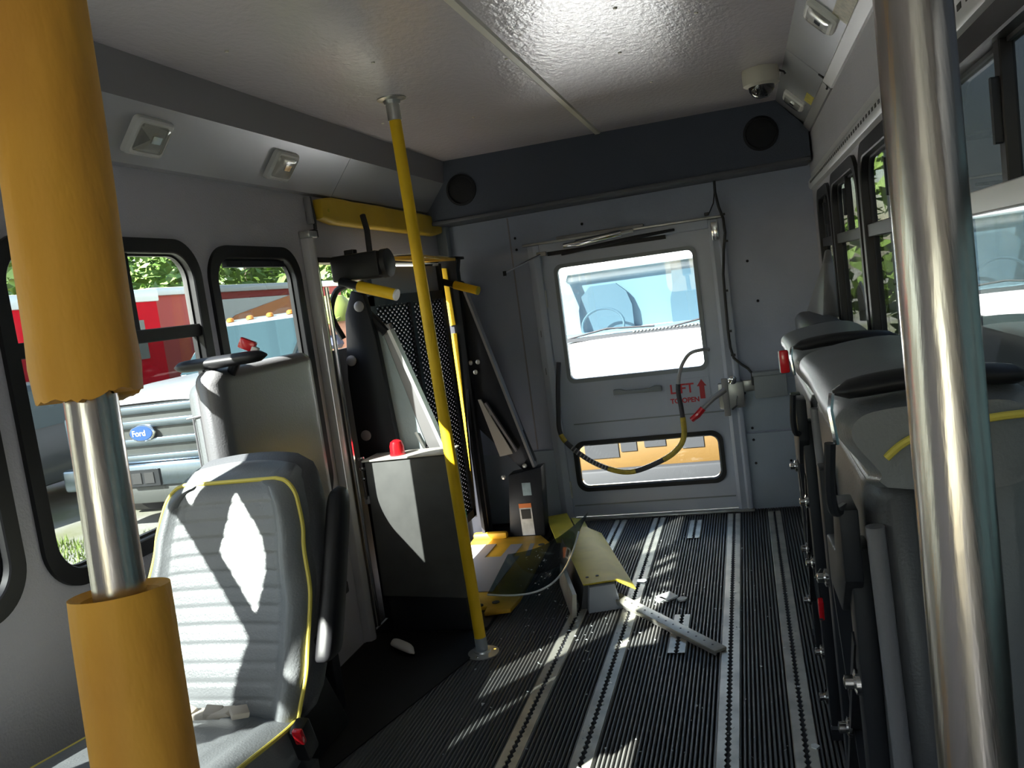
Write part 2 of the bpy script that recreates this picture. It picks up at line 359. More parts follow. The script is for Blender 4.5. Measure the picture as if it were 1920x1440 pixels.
st = build(B().prism([(3.0, 1.00), (3.17, .99), (3.18, 1.10), (3.08, 1.13), (3.02, 1.10)], 'x', XR+.015, XR+.0205), 'sticker', 'paper', None, label='torn white paper sticker on right window glass', cat='sticker')
# aluminium seat track rail above the right windows
t = thing('seat_track_rail', 'pale aluminium slotted rail above right windows', 'rail', (XR, 2.7, 1.53))
build(B().prism([(XR, 1.535), (XR-.016, 1.54), (XR-.022, 1.552), (XR-.022, 1.575), (XR-.014, 1.588), (XR, 1.592)], 'y', 1.23, 4.28), 'rail_body', 'alu_white', t)
for i in range(58):
    build(B().box(XR-.0232, XR-.0215, 1.30+i*.05, 1.322+i*.05, 1.559, 1.568), 'slot', 'ink', t)
build(B().prism([(XR, 1.594), (XR-.008, 1.594), (XR-.008, 1.612), (XR, 1.615)], 'y', 1.1, 4.28), 'edge_strip', 'alu_white', t)

# ------------------------------------------------------------------ rear emergency door
d1 = thing('door_1', 'white emergency rear door with upper and lower windows', None, ((DX0+DX1)/2, YR+.02, 0), kind='structure')
DW = (-.93, -.222, .748, 1.352); LW = (-.945, -.195, .165, .405)
MD = lambda u, v, d: (u, YR+.012+d, v)
b = B(); holed_cell(b, MD, (DX0, DX1, .575, DZ1), DW, .035, .035); holed_cell(b, MD, (DX0, DX1, .012, .575), LW, .05, .035)
build(b, 'door_leaf', 'door', d1, smooth=False)
f1 = build(ring(MD, (DW[0]-.012, DW[1]+.012, DW[2]-.014, DW[3]+.012), (DW[0]+.008, DW[1]-.008, DW[2]+.008, DW[3]-.008), .04, .028, -.008, .03), 'upper_gasket', 'conduit', d1, bevel=.002, seg=1)
build(B().loft([[MD(u, v, .014) for u, v in rrect(*DW, .03)], [MD(u, v, .018) for u, v in rrect(*DW, .03)]]), 'upper_pane', 'glass_rear', d1, smooth=False)
build(ring(MD, (LW[0]-.016, LW[1]+.016, LW[2]-.018, LW[3]+.016), (LW[0]+.006, LW[1]-.006, LW[2]+.006, LW[3]-.006), .06, .045, -.010, .03), 'lower_gasket', 'black_rubber', d1, bevel=.003, seg=1)
build(ring(MD, (LW[0]+.004, LW[1]-.004, LW[2]+.004, LW[3]-.004), (LW[0]+.012, LW[1]-.012, LW[2]+.012, LW[3]-.012), .046, .04, .004, .02), 'lower_bead', 'chrome', d1)
build(B().loft([[MD(u, v, .014) for u, v in rrect(*LW, .045)], [MD(u, v, .018) for u, v in rrect(*LW, .045)]]), 'lower_pane', 'glass_rear', d1, smooth=False)
build(B().box(DX0+.06, DX1-.01, YR+.008, YR+.012, .512, .518), 'crease', 'conduit', d1)
build(B().box(DX0+.01, DX1-.01, YR+.006, YR+.012, .07, .076), 'crease', 'conduit', d1)
hb = build(B().prism([(-.705, .655), (-.455, .652), (-.455, .678), (-.49, .682), (-.52, .672), (-.64, .672), (-.67, .682), (-.705, .682)], 'y', YR-.02, YR+.012), 'pull_handle', 'conduit', d1, bevel=.004)
for z in (1.15, .62, .12): build(B().tube([(DX0-.002, YR, z), (DX0-.002, YR, z+.09)], .009, 8), 'hinge', 'alu', d1)
# frame posts
fr = thing('trim_7', 'white metal frame around the emergency rear door', None, (-.57, YR, 0), kind='structure')
build(B().prism([(-1.062, YR), (-1.062, YR-.018), (-1.03, YR-.03), (-1.0, YR-.022), (-1.0, YR)], 'z', 0, 1.475), 'frame_post', 'door', fr, bevel=.002)
build(B().prism([(-.138, YR), (-.138, YR-.02), (-.122, YR-.034), (-.095, YR-.02), (-.086, YR-.036), (-.066, YR-.03), (-.062, YR)], 'z', 0, 1.475), 'frame_post', 'door', fr, bevel=.002)
build(B().box(-1.0, -.138, YR-.022, YR, 1.435, 1.478), 'frame_head', 'door', fr, bevel=.004)
build(B().box(-1.085, -.06, YR-.03, YR, 1.478, 1.49), 'drip_rail', 'alu', fr, bevel=.003)
build(B().box(-1.05, -.06, YR-.05, YR, 0, .012), 'sill', 'alu', fr, bevel=.003)
build(B().box(-.96, -.35, YR-.012, YR+.012, 1.415, 1.436), 'seal', 'black_rubber', fr)
# lettering
def text(s, x, z, size, y, m, name, parent):
    cu = bpy.data.curves.new(name, 'FONT'); cu.body = s; cu.size = size; cu.extrude = .0006; cu.offset = .0012; cu.align_x = 'LEFT'
    tmp = bpy.data.objects.new(name, cu); COL.objects.link(tmp); dg = bpy.context.evaluated_depsgraph_get(); dg.update()
    me = bpy.data.meshes.new_from_object(tmp.evaluated_get(dg)); bpy.data.objects.remove(tmp)
    me.transform(Matrix.Translation(Vector((x, y, z)) - OFF[parent.name]) @ Matrix.Rotation(PI/2, 4, 'X'))
    me.materials.clear(); me.materials.append(MATS[m]); o = bpy.data.objects.new(name, me); COL.objects.link(o); o.parent = parent; return o
dc = thing('door_decal', 'white decal with red LIFT TO OPEN lettering and arrow on rear door', 'decal', (-.335, YR+.0115, .55))
build(B().box(-.435, -.215, YR+.0095, YR+.0118, .542, .70), 'backing', 'door', dc)
text('LIFT', -.418, .628, .068, YR+.009, 'red_paint', 'lettering', dc)
text('TO OPEN', -.420, .578, .034, YR+.009, 'red_paint', 'lettering', dc)
build(B().prism([(-.268, .59), (-.243, .59), (-.243, .655), (-.232, .655), (-.255, .69), (-.280, .655), (-.268, .655)], 'y', YR+.0085, YR+.0098), 'arrow', 'red_paint', dc)
# latch with red grip
lt = thing('door_latch', 'grey steel door latch with red tipped lever on rear door', 'latch', (-.14, YR-.03, .52))
build(B().box(-.175, -.05, YR-.055, YR-.022, .535, .665), 'latch_case', 'alu', lt, bevel=.008)
build(B().box(-.155, -.125, YR-.07, YR-.05, .50, .69), 'strike', 'lift_grey', lt, bevel=.004)
build(B().lathe([(.022, 0), (.022, .02), (.012, .026)], (-.10, YR-.055, .68), 16, Matrix.Rotation(PI/2, 3, 'X')), 'pivot', 'chrome', lt)
build(B().tube([(-.14, YR-.07, .635), (-.20, YR-.085, .60), (-.262, YR-.09, .548)], [.014, .013, .011], 10), 'lever', 'lift_grey', lt)
build(B().tube([(-.255, YR-.09, .555), (-.285, YR-.092, .525), (-.318, YR-.094, .502)], [.016, .017, .014], 10), 'grip', 'red_plastic', lt)
build(B().tube([(-.115, YR-.05, .53), (-.09, YR-.06, .55), (-.085, YR-.05, .60), (-.11, YR-.05, .62)], .005, 6), 'spring', 'chrome', lt)
build(B().box(-.06, .0, YR-.03, YR-.012, .61, .665), 'bracket', 'alu', lt, bevel=.003)
# conduit box, wire harness
cb = thing('junction_box', 'grey junction box on rear wall right of the door', 'box', (.075, YR-.04, .57))
build(B().box(.0, .155, YR-.07, YR-.014, .575, .685), 'body', 'conduit', cb, bevel=.006)
build(B().box(-.004, .159, YR-.078, YR-.014, .685, .706), 'lid', 'conduit', cb, bevel=.005)
ct = thing('wire_harness', 'black wire harness running down rear wall from the header', 'cable', (-.09, YR-.02, .69))
P = [(-.085, 1.665), (-.087, 1.60), (-.078, 1.53), (-.062, 1.47), (-.060, 1.40), (-.075, 1.32), (-.090, 1.2), (-.094, 1.05), (-.096, .93), (-.094, .84), (-.083, .785), (-.05, .75), (-.02, .725), (-.004, .70), (-.003, .64)]
# routed just in front of the door frame post
build(B().tube([(x, YR-.044, z) for x, z in P], .0065, 8), 'wire', 'wire', ct)
for x, z in ((-.068, 1.49), (-.067, 1.36), (-.092, 1.12), (-.095, .92), (-.09, .80)): build(B().obox((x+.006, YR-.044, z), (.022, .016, .010)), 'clip', 'wire', ct)
build(B().tube([(-.087, YR-.044, 1.62), (-.10, YR-.05, 1.55), (-.125, YR-.05, 1.505), (-.14, YR-.05, 1.50)], .003, 6), 'branch_wire', 'wire', ct)
build(B().obox((-.138, YR-.045, 1.503), (.022, .02, .016)), 'plug', 'wire', ct, bevel=.003)
# overhead closer cylinder and loose rod
cl = thing('door_closer', 'chrome door closer cylinder and bracket above rear door window', 'closer', (-.66, YR-.05, 1.44))
build(B().tube([(-.86, YR-.06, 1.452), (-.80, YR-.06, 1.456), (-.79, YR-.06, 1.457), (-.56, YR-.06, 1.474)], [.012, .012, .017, .017], 14), 'cylinder', 'chrome', cl)
build(B().tube([(-.56, YR-.06, 1.474), (-.50, YR-.06, 1.478)], .011, 10), 'collar', 'alu', cl)
build(B().prism([(-.88, 1.425), (-.50, 1.452), (-.30, 1.458), (-.30, 1.446), (-.5, 1.432), (-.88, 1.405)], 'y', YR-.05, YR-.022), 'backplate', 'black_metal', cl, bevel=.003)
build(B().box(-.90, -.45, YR-.03, YR-.0, 1.488, 1.505), 'cover', 'lift_grey', cl, bevel=.004)
rd = thing('stay_rod', 'loose chrome stay rod sticking out beside top of rear door', 'rod', (-1.1, YR-.08, 1.36))
build(B().tube([(-.985, YR-.04, 1.428), (-1.06, YR-.10, 1.397), (-1.15, YR-.20, 1.352)], .006, 8), 'rod', 'chrome', rd)
build(B().obox((-.985, YR-.034, 1.428), (.05, .03, .022)), 'pivot', 'lift_grey', rd, bevel=.003)
build(B().lathe([(.009, -.012), (.009, .012)], (-1.15, YR-.20, 1.352), 10), 'tip', 'black_rubber', rd)
b = B().box(-.125, -.09, YR-.046, YR-.028, 1.37, 1.462)
build(b, 'latch_bracket', 'chrome', None, bevel=.006, label='bright metal bracket at top right corner of rear door', cat='bracket')
# hanging corrugated hose
hs = thing('wire_loom', 'hanging wire loom wrapped in yellow and black tape across rear door', 'hose', (-.65, YR-.08, .25))
def cat_rom(P, k=8):
    out = []; n = len(P); P = [Vector(p) for p in P]
    for i in range(n-1):
        a, b_, c, d = P[max(i-1, 0)], P[i], P[i+1], P[min(i+2, n-1)]
        for j in range(k):
            t = j/k; out.append(.5*((2*b_)+(c-a)*t+(2*a-5*b_+4*c-d)*t*t+(3*b_-a-3*c+d)*t**3))
    out.append(P[-1]); return out
hp_ = cat_rom([(-.965, YR-.05, .86), (-.985, YR-.05, .74), (-1.0, YR-.055, .60), (-1.005, YR-.06, .50), (-.97, YR-.07, .43), (-.86, YR-.085, .335), (-.74, YR-.09, .275), (-.64, YR-.095, .262), (-.52, YR-.095, .295), (-.42, YR-.09, .345), (-.365, YR-.085, .42), (-.362, YR-.08, .55), (-.368, YR-.075, .66), (-.345, YR-.07, .76), (-.295, YR-.065, .83), (-.23, YR-.06, .845), (-.20, YR-.03, .84)], 8)
segs = [(0, 26, 'hose_dark', .012), (26, 31, 'hose_yellow', .013), (31, 46, 'hose_dark', .013), (46, 57, 'hose_yellow', .014), (57, 67, 'hose_dark', .0135), (67, 86, 'hose_yellow', .0145), (86, 98, 'hose_dark', .012), (98, 128, 'hose_grey', .010)]
for a, e, m_, r_ in segs: build(B().tube(hp_[a:e+1], r_, 10), 'tape_wrap', m_, hs)
b = B()
for i in range(34, 46): b.tube([hp_[i], hp_[i]+(hp_[i+1]-hp_[i])*.35], .0142, 10)
build(b, 'corrugation', 'hose_grey', hs)

# ------------------------------------------------------------------ poles
def lerp(p, q, t): return Vector(p)+(Vector(q)-Vector(p))*t
def at_z(p, q, z): return lerp(p, q, (z-p[2])/(q[2]-p[2]))
pA, pB = (-.514, .584, 1.52), (-.489, .526, .911)
lp = thing('grab_pole', 'steel grab pole with torn yellow foam sleeves in the left foreground', 'pole', at_z(pA, pB, 0))
build(B().tube([at_z(pA, pB, 0), at_z(pA, pB, ZC)], .0198, 40), 'steel_tube', 'steel', lp)
def sleeve(z0, z1, r, torn_low, name='foam_sleeve'):
    b = B(); n = 64; loops = []; rnd = [random.uniform(-1, 1) for _ in range(n)]
    ax = (Vector(pA)-Vector(pB)).normalized(); a = ax.cross(Vector((0, 1, 0))).normalized(); c = ax.cross(a)
    K = 26
    def loop(z, rr, tear=0):
        L = []
        for j in range(n):
            th = 2*PI*j/n
            zz = z + tear*(.0026*math.sin(2*th+1)+.0014*math.sin(5*th)+.0014*rnd[j])
            q = rr*(1+.012*math.sin(2*th+z*9)+.008*math.sin(5*th-z*21))
            L.append(at_z(pA, pB, zz)+(a*math.cos(th)+c*math.sin(th))*q)
        return L
    if torn_low: loops.append(loop(z0, .0215, 1.0)); loops.append(loop(z0, r*.985, 1.0))
    else: loops.append(loop(z0, .0215)); loops.append(loop(z0, r))
    for i in range(1, K): loops.append(loop(z0+(z1-z0)*i/K, r*(1.0+(.03 if i < 2 and torn_low else 0)), 0.0))
    loops.append(loop(z1, r*.985)); loops.append(loop(z1-.004, .0295 if not torn_low else .0215))
    if not torn_low: loops.append(loop(z1-.03, .024))
    b.loft(loops, cap=False); return build(b, name, 'yellow_foam', lp)
sleeve(1.205, 1.88, .0395, True); sleeve(.30, 1.052, .0385, False)
build(B().lathe([(.045, 0), (.045, .008), (.026, .012), (.024, .03)], at_z(pA, pB, 0), 24), 'floor_flange', 'alu', lp)
rA, rB = (.103, .524, 1.368), (.095, .477, .954)
rp = thing('steel_pole', 'bare stainless steel grab pole in the right foreground', 'pole', at_z(rA, rB, 0))
build(B().tube([at_z(rA, rB, 0), at_z(rA, rB, ZC)], .0196, 48), 'steel_tube', 'steel', rp)
build(B().lathe([(.045, 0), (.045, .008), (.026, .012), (.024, .03)], at_z(rA, rB, 0), 24), 'floor_flange', 'alu', rp)
yA, yB = (-1.018, 2.732, 0), (-1.076, 2.778, ZC)
yp = thing('yellow_pole', 'slim yellow grab pole from floor to ceiling beside the lift', 'pole', yA)
build(B().tube([at_z(yA, yB, .05), at_z(yA, yB, 1.885)], .0205, 24), 'yellow_tube', 'yellow_paint', yp)
build(B().tube([at_z(yA, yB, .01), at_z(yA, yB, .06)], .0215, 20), 'lower_socket', 'conduit', yp)
build(B().tube([at_z(yA, yB, 1.875), at_z(yA, yB, 1.945)], .0235, 20), 'upper_socket', 'alu', yp)
build(B().lathe([(.06, 0), (.06, .004), (.03, .008), (.028, .014)], yA, 24), 'floor_flange', 'alu', yp)
build(B().lathe([(.05, 0), (.05, -.004), (.03, -.008), (.026, -.02)], yB, 24), 'ceiling_flange', 'alu', yp)
for a in range(3): build(B().lathe([(.006, 0), (.005, .004)], Vector(yA)+Vector((.045*math.cos(a*2.1+.4), .045*math.sin(a*2.1+.4), .004)), 8), 'bolt', 'chrome', yp)
# ------------------------------------------------------------------ near seat
def seat_back(u_half, H, T, groove_rows, place, K=54, N=34, dn=1.0):
    """closed padded back: place(u, v, d) -> world, d>0 towards the sitter"""
    b = B(); rows = []
    def hw(t):
        return u_half(t)
    for i in range(K+1):
        t = i/K; row = []
        for j in range(N+1):
            s = -1+2*j/N; e = math.copysign(abs(s)**.92, s)
            v = t*H
            # round the top corners
            topr = .05
            wv = hw(t)
            if v > H-topr: wv -= topr*.9*(1-math.sqrt(max(0, 1-((v-(H-topr))/topr)**2)))
            if v < .03: wv -= .02*(1-math.sqrt(max(0, 1-((.03-v)/.03)**2)))
            u = e*wv
            edge = (1-abs(s)**10)
            d = T*(.55+.45*edge)
            d += .020*math.exp(-((abs(s)-.84)/.13)**2) - .012*(1-s*s)
            if v > H-.035: d -= .02*((v-(H-.035))/.035)**2
            d += .012*math.exp(-((t-.22)/.16)**2)*(1-s*s)
            if abs(s) < .68:
                if groove_rows:
                    ph = (v/groove_rows) % 1.0
                    d -= .0032*math.exp(-(min(ph, 1-ph)/.10)**2)
            if abs(abs(s)-.69) < .03: d -= .006
            row.append((u, v, d))
        rows.append(row)
    loops = [[place(*p) for p in row]+[place(p[0]*.97, p[1], -.02-.02*(1-(2*j/N-1)**2)) for j, p in reversed(list(enumerate(row)))] for row in rows]
    b.loft(loops); border = [place(r[0][0], r[0][1], .046) for r in rows]+[place(p[0], p[1], .046) for p in rows[-1][1:-1]]+[place(r[-1][0], r[-1][1], .046) for r in reversed(rows)]
    return b, border
def keypts(K):
    def f(t):
        for i in range(len(K)-1):
            if t <= K[i+1][0]:
                q = (t-K[i][0])/(K[i+1][0]-K[i][0]); q = q*q*(3-2*q); return K[i][1]+(K[i+1][1]-K[i][1])*q
        return K[-1][1]
    return f
SX, SY, SZ = -1.128, 1.475, .455
tilt = math.radians(20)
ns = thing('passenger_seat', 'upright grey vinyl passenger seat with yellow piping behind the left pole', 'seat', (SX, SY-.1, 0))
def plc(u, v, d): return (SX+u, SY + v*math.sin(tilt) - d*math.cos(tilt), SZ + v*math.cos(tilt) + d*math.sin(tilt)*-1)
bb, border = seat_back(keypts([(0, .180), (.25, .198), (.5, .203), (.75, .184), (1, .160)]), .508, .075, .036, plc, K=110)
bk = build(bb, 'backrest', 'vinyl', ns, angle=60)
build(B().tube(border, .0048, 8), 'back_piping', 'piping', bk)
# dark shell behind
def plc2(u, v, d): return plc(u*1.03, v*1.0-.02, d-.045)
b2, _ = seat_back(keypts([(0, .190), (.25, .206), (.5, .209), (.75, .190), (1, .162)]), .523, .05, 0, plc2, K=24, N=20)
build(b2, 'back_shell', 'vinyl_dark', ns, angle=60)
# cushion
cush = []
def cpl(u, w_, d): return (SX-.035+u, SY-.02-w_, SZ-.005+d+.10*w_*1.1)
b = B(); CN, CK = 28, 28; top = []; L = .47
for i in range(CK+1):
    w_ = L*i/CK; row = []
    for j in range(CN+1):
        s = -1+2*j/CN; wd = .218-.012*abs(2*i/CK-1)**6; d = .0+.018*(1-s**8)*(1-abs(2*i/CK-1)**10)
        if abs(abs(s)-.70) < .035: d -= .005
        if abs(s) < .67: d -= .003*math.exp(-(min((w_/.038) % 1, 1-(w_/.038) % 1)/.1)**2)
        row.append((s*wd, w_, d))
    top.append(row)
loops = [[cpl(*p) for p in r]+[cpl(r[-1][0]*.98, r[-1][1], -.03), cpl(r[-1][0]*.96, r[-1][1], -.105), cpl(r[0][0]*.96, r[0][1], -.105), cpl(r[0][0]*.98, r[0][1], -.03)] for r in top]
b.loft(loops); cu = build(b, 'cushion', 'vinyl', ns, angle=60)
pb = [cpl(r[0][0], r[0][1], r[0][2]) for r in top]+[cpl(*p) for p in top[-1]]+[cpl(r[-1][0], r[-1][1], r[-1][2]) for r in reversed(top)]
build(B().tube(pb, .0045, 8), 'cushion_piping', 'piping', cu)
build(B().box(SX-.2, SX+.2, SY-.46, SY-.02, .33, .36), 'seat_frame', 'black_metal', ns)
for dx in (-.16, .16):
    build(B().box(SX+dx-.02, SX+dx+.02, SY-.40, SY-.08, .02, .33), 'leg', 'black_metal', ns, bevel=.006)
    build(B().box(SX+dx-.03, SX+dx+.03, SY-.45, SY-.03, .0, .02), 'foot_rail', 'black_metal', ns)
# folded up armrest on aisle side
aP = cat_rom([plc(.225, .10, .0), plc(.23, .13, .0), plc(.23, .24, -.02), plc(.225, .36, -.05), plc(.22, .42, -.065)], 6)
am = B(); n = len(aP)
loops = []
for i, p in enumerate(aP):
    t = i/(n-1); q = min(1, math.sqrt(max(.02, 1-(2*t-1)**6)))
    wx, wy = .021*q, .034*q*(1.1-.2*t)
    loops.append([(p.x+wx*math.copysign(abs(math.cos(a))**.6, math.cos(a)), p.y+wy*math.copysign(abs(math.sin(a))**.6, math.sin(a)), p.z) for a in [2*PI*k/18 for k in range(18)]])
am.loft(loops); ar = build(am, 'armrest', 'black_plastic', ns, angle=60)
build(B().tube([plc(.18, .13, -.01), plc(.23, .13, -.01)], .014, 12), 'armrest_pivot', 'black_metal', ar)
# belts and buckle
bt = build(B().prism([(-1.19, .487), (-1.10, .49), (-1.05, .497), (-1.06, .505), (-1.13, .50), (-1.2, .496)], 'y', SY-.11, SY-.075), 'lap_belt', 'leather_beige', ns, bevel=.003)
for dx in (-.03, .03, .09): build(B().obox((SX+dx, SY-.095, .50), (.035, .028, .014), Euler((.3, .2, dx*9)).to_matrix()), 'belt_guide', 'leather_beige', bt, bevel=.003)
bu = build(B().obox((SX+.20, SY-.06, .425), (.03, .045, .075), Euler((.3, 0, 0)).to_matrix()), 'buckle', 'black_plastic', ns, bevel=.006)
build(B().obox((SX+.208, SY-.086, .445), (.02, .012, .034), Euler((.3, 0, 0)).to_matrix()), 'release_button', 'red_plastic', bu, bevel=.003)
# ------------------------------------------------------------------ folded seat, left wall
fl = thing('folded_seat', 'grey foldaway seat folded upright below the fixed left window with red buckle on top', 'seat', (-1.43, 2.2, 0))
def pad(x0, x1, y0, y1, z0, z1, r, m, name, parent, lean=0.0, bulge=0.0):
    """soft rounded block"""
    b = B(); N = 22; loops = []; nx = 5
    def prof(k, grow):
        return rrect(x0-grow, x1+grow, z0-grow, z1+grow, max(.006, min(r, (x1-x0)*.49)+grow), 4)
    for i in range(N+1):
        t = i/N; yy = y0+(y1-y0)*t; e = min(t, 1-t)*(y1-y0); g = -min(r, (x1-x0)*.4)*.8*(1-math.sqrt(max(0, 1-(1-min(1, e/r))**2)))
        P = prof(i, g)
        loops.append([(u+lean*(v-z0), yy+bulge*math.sin(6*v+3*u)*.3*(1-t), v+.01*math.sin(5*u+2)) for u, v in P])
    b.loft(loops); return build(b, name, m, parent, angle=70)
bkL = pad(-1.525, -1.425, 2.02, 2.55, .40, 1.11, .045, 'vinyl', 'backrest', fl)
cuL = pad(-1.445, -1.362, 1.95, 2.50, .36, 1.14, .04, 'vinyl_shell', 'seat_cushion', fl)
for xx in (-1.50, -1.475, -1.45): build(B().tube([(xx, 2.018, 1.02), (xx+.002, 2.018, .44)], .0028, 6), 'stitch_seam', 'vinyl_shell', bkL)
build(B().tube([(-1.52, 2.018, 1.02), (-1.43, 2.018, 1.03)], .0035, 6), 'stitch_seam', 'vinyl_shell', bkL)
a_ = B(); loops = []
for i in range(15):
    t = i/14; q = math.sqrt(max(.05, 1-(2*t-1)**8)); x = -1.515+.285*t
    loops.append([(x, 2.0+.030*q*math.cos(a), 1.165+.006*t+.017*q*math.sin(a)) for a in [2*PI*k/14 for k in range(14)]])
a_.loft(loops); build(a_, 'armrest', 'black_plastic', fl, angle=60)
build(B().tube([(-1.33, 2.01, 1.165), (-1.39, 2.06, 1.12)], .014, 10), 'armrest_pivot', 'black_metal', fl)
rb = build(B().obox((-1.30, 2.03, 1.203), (.045, .02, .03), Euler((0, .5, .2)).to_matrix()), 'buckle', 'red_plastic', fl, bevel=.004)
build(B().obox((-1.28, 2.03, 1.186), (.02, .016, .018), Euler((0, .5, .2)).to_matrix()), 'buckle_tongue', 'white_plastic', rb, bevel=.003)
build(B().box(-1.52, -1.37, 2.0, 2.5, .33, .37), 'hinge_frame', 'black_metal', fl, bevel=.006)
for yy in (2.04, 2.30): build(B().box(-1.50, -1.36, yy, yy+.05, 0, .34), 'leg', 'black_metal', fl, bevel=.008)
build(B().prism([(1.90, .0), (2.26, .0), (2.12, .28), (1.98, .32)], 'x', -1.37, -1.30), 'side_skirt', 'black_plastic', fl, bevel=.015)
# ------------------------------------------------------------------ folded seats, right wall
def right_seat(y0, L, lab, hx, dz):
    t = thing('folded_seat', lab, 'seat', (.22, y0+L/2, 0), 'seats folded against the right wall')
    s = pad(.150, .23, y0, y0+L, .10, .925+dz, .035, 'vinyl_dark', 'seat_cushion', t, lean=-.03)
    build(B().tube([(.150, y0+.012, .14), (.132, y0+.006, .88)], .012, 18), 'edge_welt', 'vinyl_shell', s)
    k = pad(.215, .335, y0+.03, y0+L, .30, 1.0, .04, 'vinyl', 'backrest', t)
    # overhanging head of the cushion: profile extruded along y
    P = [(p[0], p[1]+dz) for p in [(.140, .905), (.130, .915), (.132, .928), (.102, .970), (.097, .990), (.104, 1.006), (.130, 1.020), (.20, 1.030), (.30, 1.026), (.338, 1.0), (.34, .93), (.30, .90)]]
    b = B(); loops = []
    cx = sum(p[0] for p in P)/len(P); cz = sum(p[1] for p in P)/len(P)
    Pc = cat_rom([(p[0], p[1], 0) for p in P+P[:1]], 4)[:-1]
    for i in range(17):
        q = i/16; e = min(q, 1-q)*L; g = 1-.16*(1-math.sqrt(max(0, 1-(1-min(1, e/.035))**2)))
        loops.append([(cx+(p.x-cx)*g, y0-.015+q*(L+.02)+.006*math.sin(30*p.y+5*p.x), cz+(p.y-cz)*g+.004*math.sin(9*q+20*p.x)) for p in Pc])
    b.loft(loops); hd_ = build(b, 'head_bolster', 'vinyl', t, angle=65)
    build(B().tube(cat_rom([(.150, y0-.018, .955+dz), (.17, y0-.020, .972+dz), (.20, y0-.021, .984+dz), (.27, y0-.021, .996+dz), (.33, y0-.02, .998+dz)], 5), .005, 8), 'head_piping', 'piping', hd_)
    # black folding mechanism on aisle side
    mm = build(B().box(.100, .128, y0+.04, y0+.10, .06, .84), 'mechanism_rail', 'black_metal', t, bevel=.004)
    build(B().box(.100, .128, y0+.50, y0+.56, .06, .84), 'mechanism_rail', 'black_metal', t, bevel=.004)
    build(B().prism([(y0+.02, .90), (y0+.02, .80), (y0+.12, .72), (y0+.30, .70), (y0+.30, .78), (y0+.15, .80), (y0+.10, .90)], 'x', .09, .115), 'pivot_plate', 'black_metal', t, bevel=.003)
    build(B().bar((.112, y0+.07, .70), (.112, y0+.52, .20), .02, .03, (1, 0, 0)), 'brace', 'black_metal', t)
    build(B().bar((.118, y0+.07, .20), (.118, y0+.52, .66), .02, .03, (1, 0, 0)), 'brace', 'black_metal', t)
    for (yy, zz) in ((.06, .64), (.07, .48), (.06, .25), (.08, .12), (.53, .62), (.53, .2), (.3, .44)):
        n_ = build(B().lathe([(.018, 0), (.018, .006), (.010, .009), (.010, .02), (.004, .022)], (.100, y0+yy, zz), 12, Matrix.Rotation(-PI/2, 3, 'Y')), 'bolt', 'chrome', t)
    build(B().tube(cat_rom([(.085, y0-.02, hx), (.080, y0-.015, hx-.06), (.084, y0+.0, hx-.095), (.10, y0+.05, hx-.105)], 5), .007, 8), 'release_lever', 'black_metal', t)
    # black top armrest folded over the head
    a = B(); loops = []
    for i in range(13):
        q = i/12; g = math.sqrt(max(.05, 1-(2*q-1)**8)); x = .098+.235*q
        loops.append([(x, y0+.035+.032*g*math.cos(c), 1.036+dz+.010*math.sin(PI*q)+.014*g*math.sin(c)) for c in [2*PI*k_/14 for k_ in range(14)]])
    a.loft(loops); build(a, 'armrest', 'black_plastic', t, angle=60)
    build(B().tube([(.094, y0+.0, 1.04+dz), (.090, y0-.008, 1.02+dz), (.094, y0-.008, .975+dz)], .004, 6), 'armrest_bracket', 'chrome', t)
    build(B().box(.12, .32, y0+.05, y0+L-.05, .03, .10), 'base_frame', 'black_metal', t, bevel=.006)
    for yy in (y0+.08, y0+L-.14): build(B().box(.10, .30, yy, yy+.05, 0, .03), 'foot', 'black_metal', t)
    return t
r1 = right_seat(1.15, .80, 'nearest folded seat on right wall, grey head bolster behind the steel pole', 1.0, .02)
r2 = right_seat(2.10, .80, 'farther folded seat on the right wall with a red tag at its corner', .92, -.01)
build(B().obox((.075, 2.13, .995), (.022, .02, .055)), 'red_tag', 'red_plastic', r2, bevel=.004)
build(B().obox((.066, 2.13, .995), (.006, .016, .05)), 'white_edge', 'white_plastic', r2)
build(B().obox((.093, 1.93, .455), (.012, .02, .05), Euler((.3, 0, 0)).to_matrix()), 'red_lever_tip', 'red_plastic', r1, bevel=.003)
build(B().tube([(.105, 1.97, .53), (.09, 1.95, .52), (.092, 1.93, .43)], .006, 8), 'fold_lever', 'black_metal', r1)
b = B().loft([[(.285, 3.56, .98), (.355, 3.60, .98), (.355, 4.05, .98), (.25, 4.0, .98)], [(.32, 3.68, 1.20), (.357, 3.68, 1.20), (.357, 3.90, 1.20), (.33, 3.86, 1.20)], [(.338, 3.74, 1.25), (.357, 3.74, 1.25), (.357, 3.83, 1.25), (.34, 3.82, 1.25)]])
bl = thing('rear_folded_seat', 'grey wedge topped folded seat in the right rear corner', 'seat', (.29, 3.6, 0))
build(b, 'wedge_cover', 'vinyl_shell', bl, bevel=.008)
pad(.20, .345, 3.12, 3.95, .08, 1.0, .04, 'vinyl_dark', 'seat_cushion', bl)
build(B().box(.19, .33, 3.2, 3.9, 0, .08), 'base_frame', 'black_metal', bl)
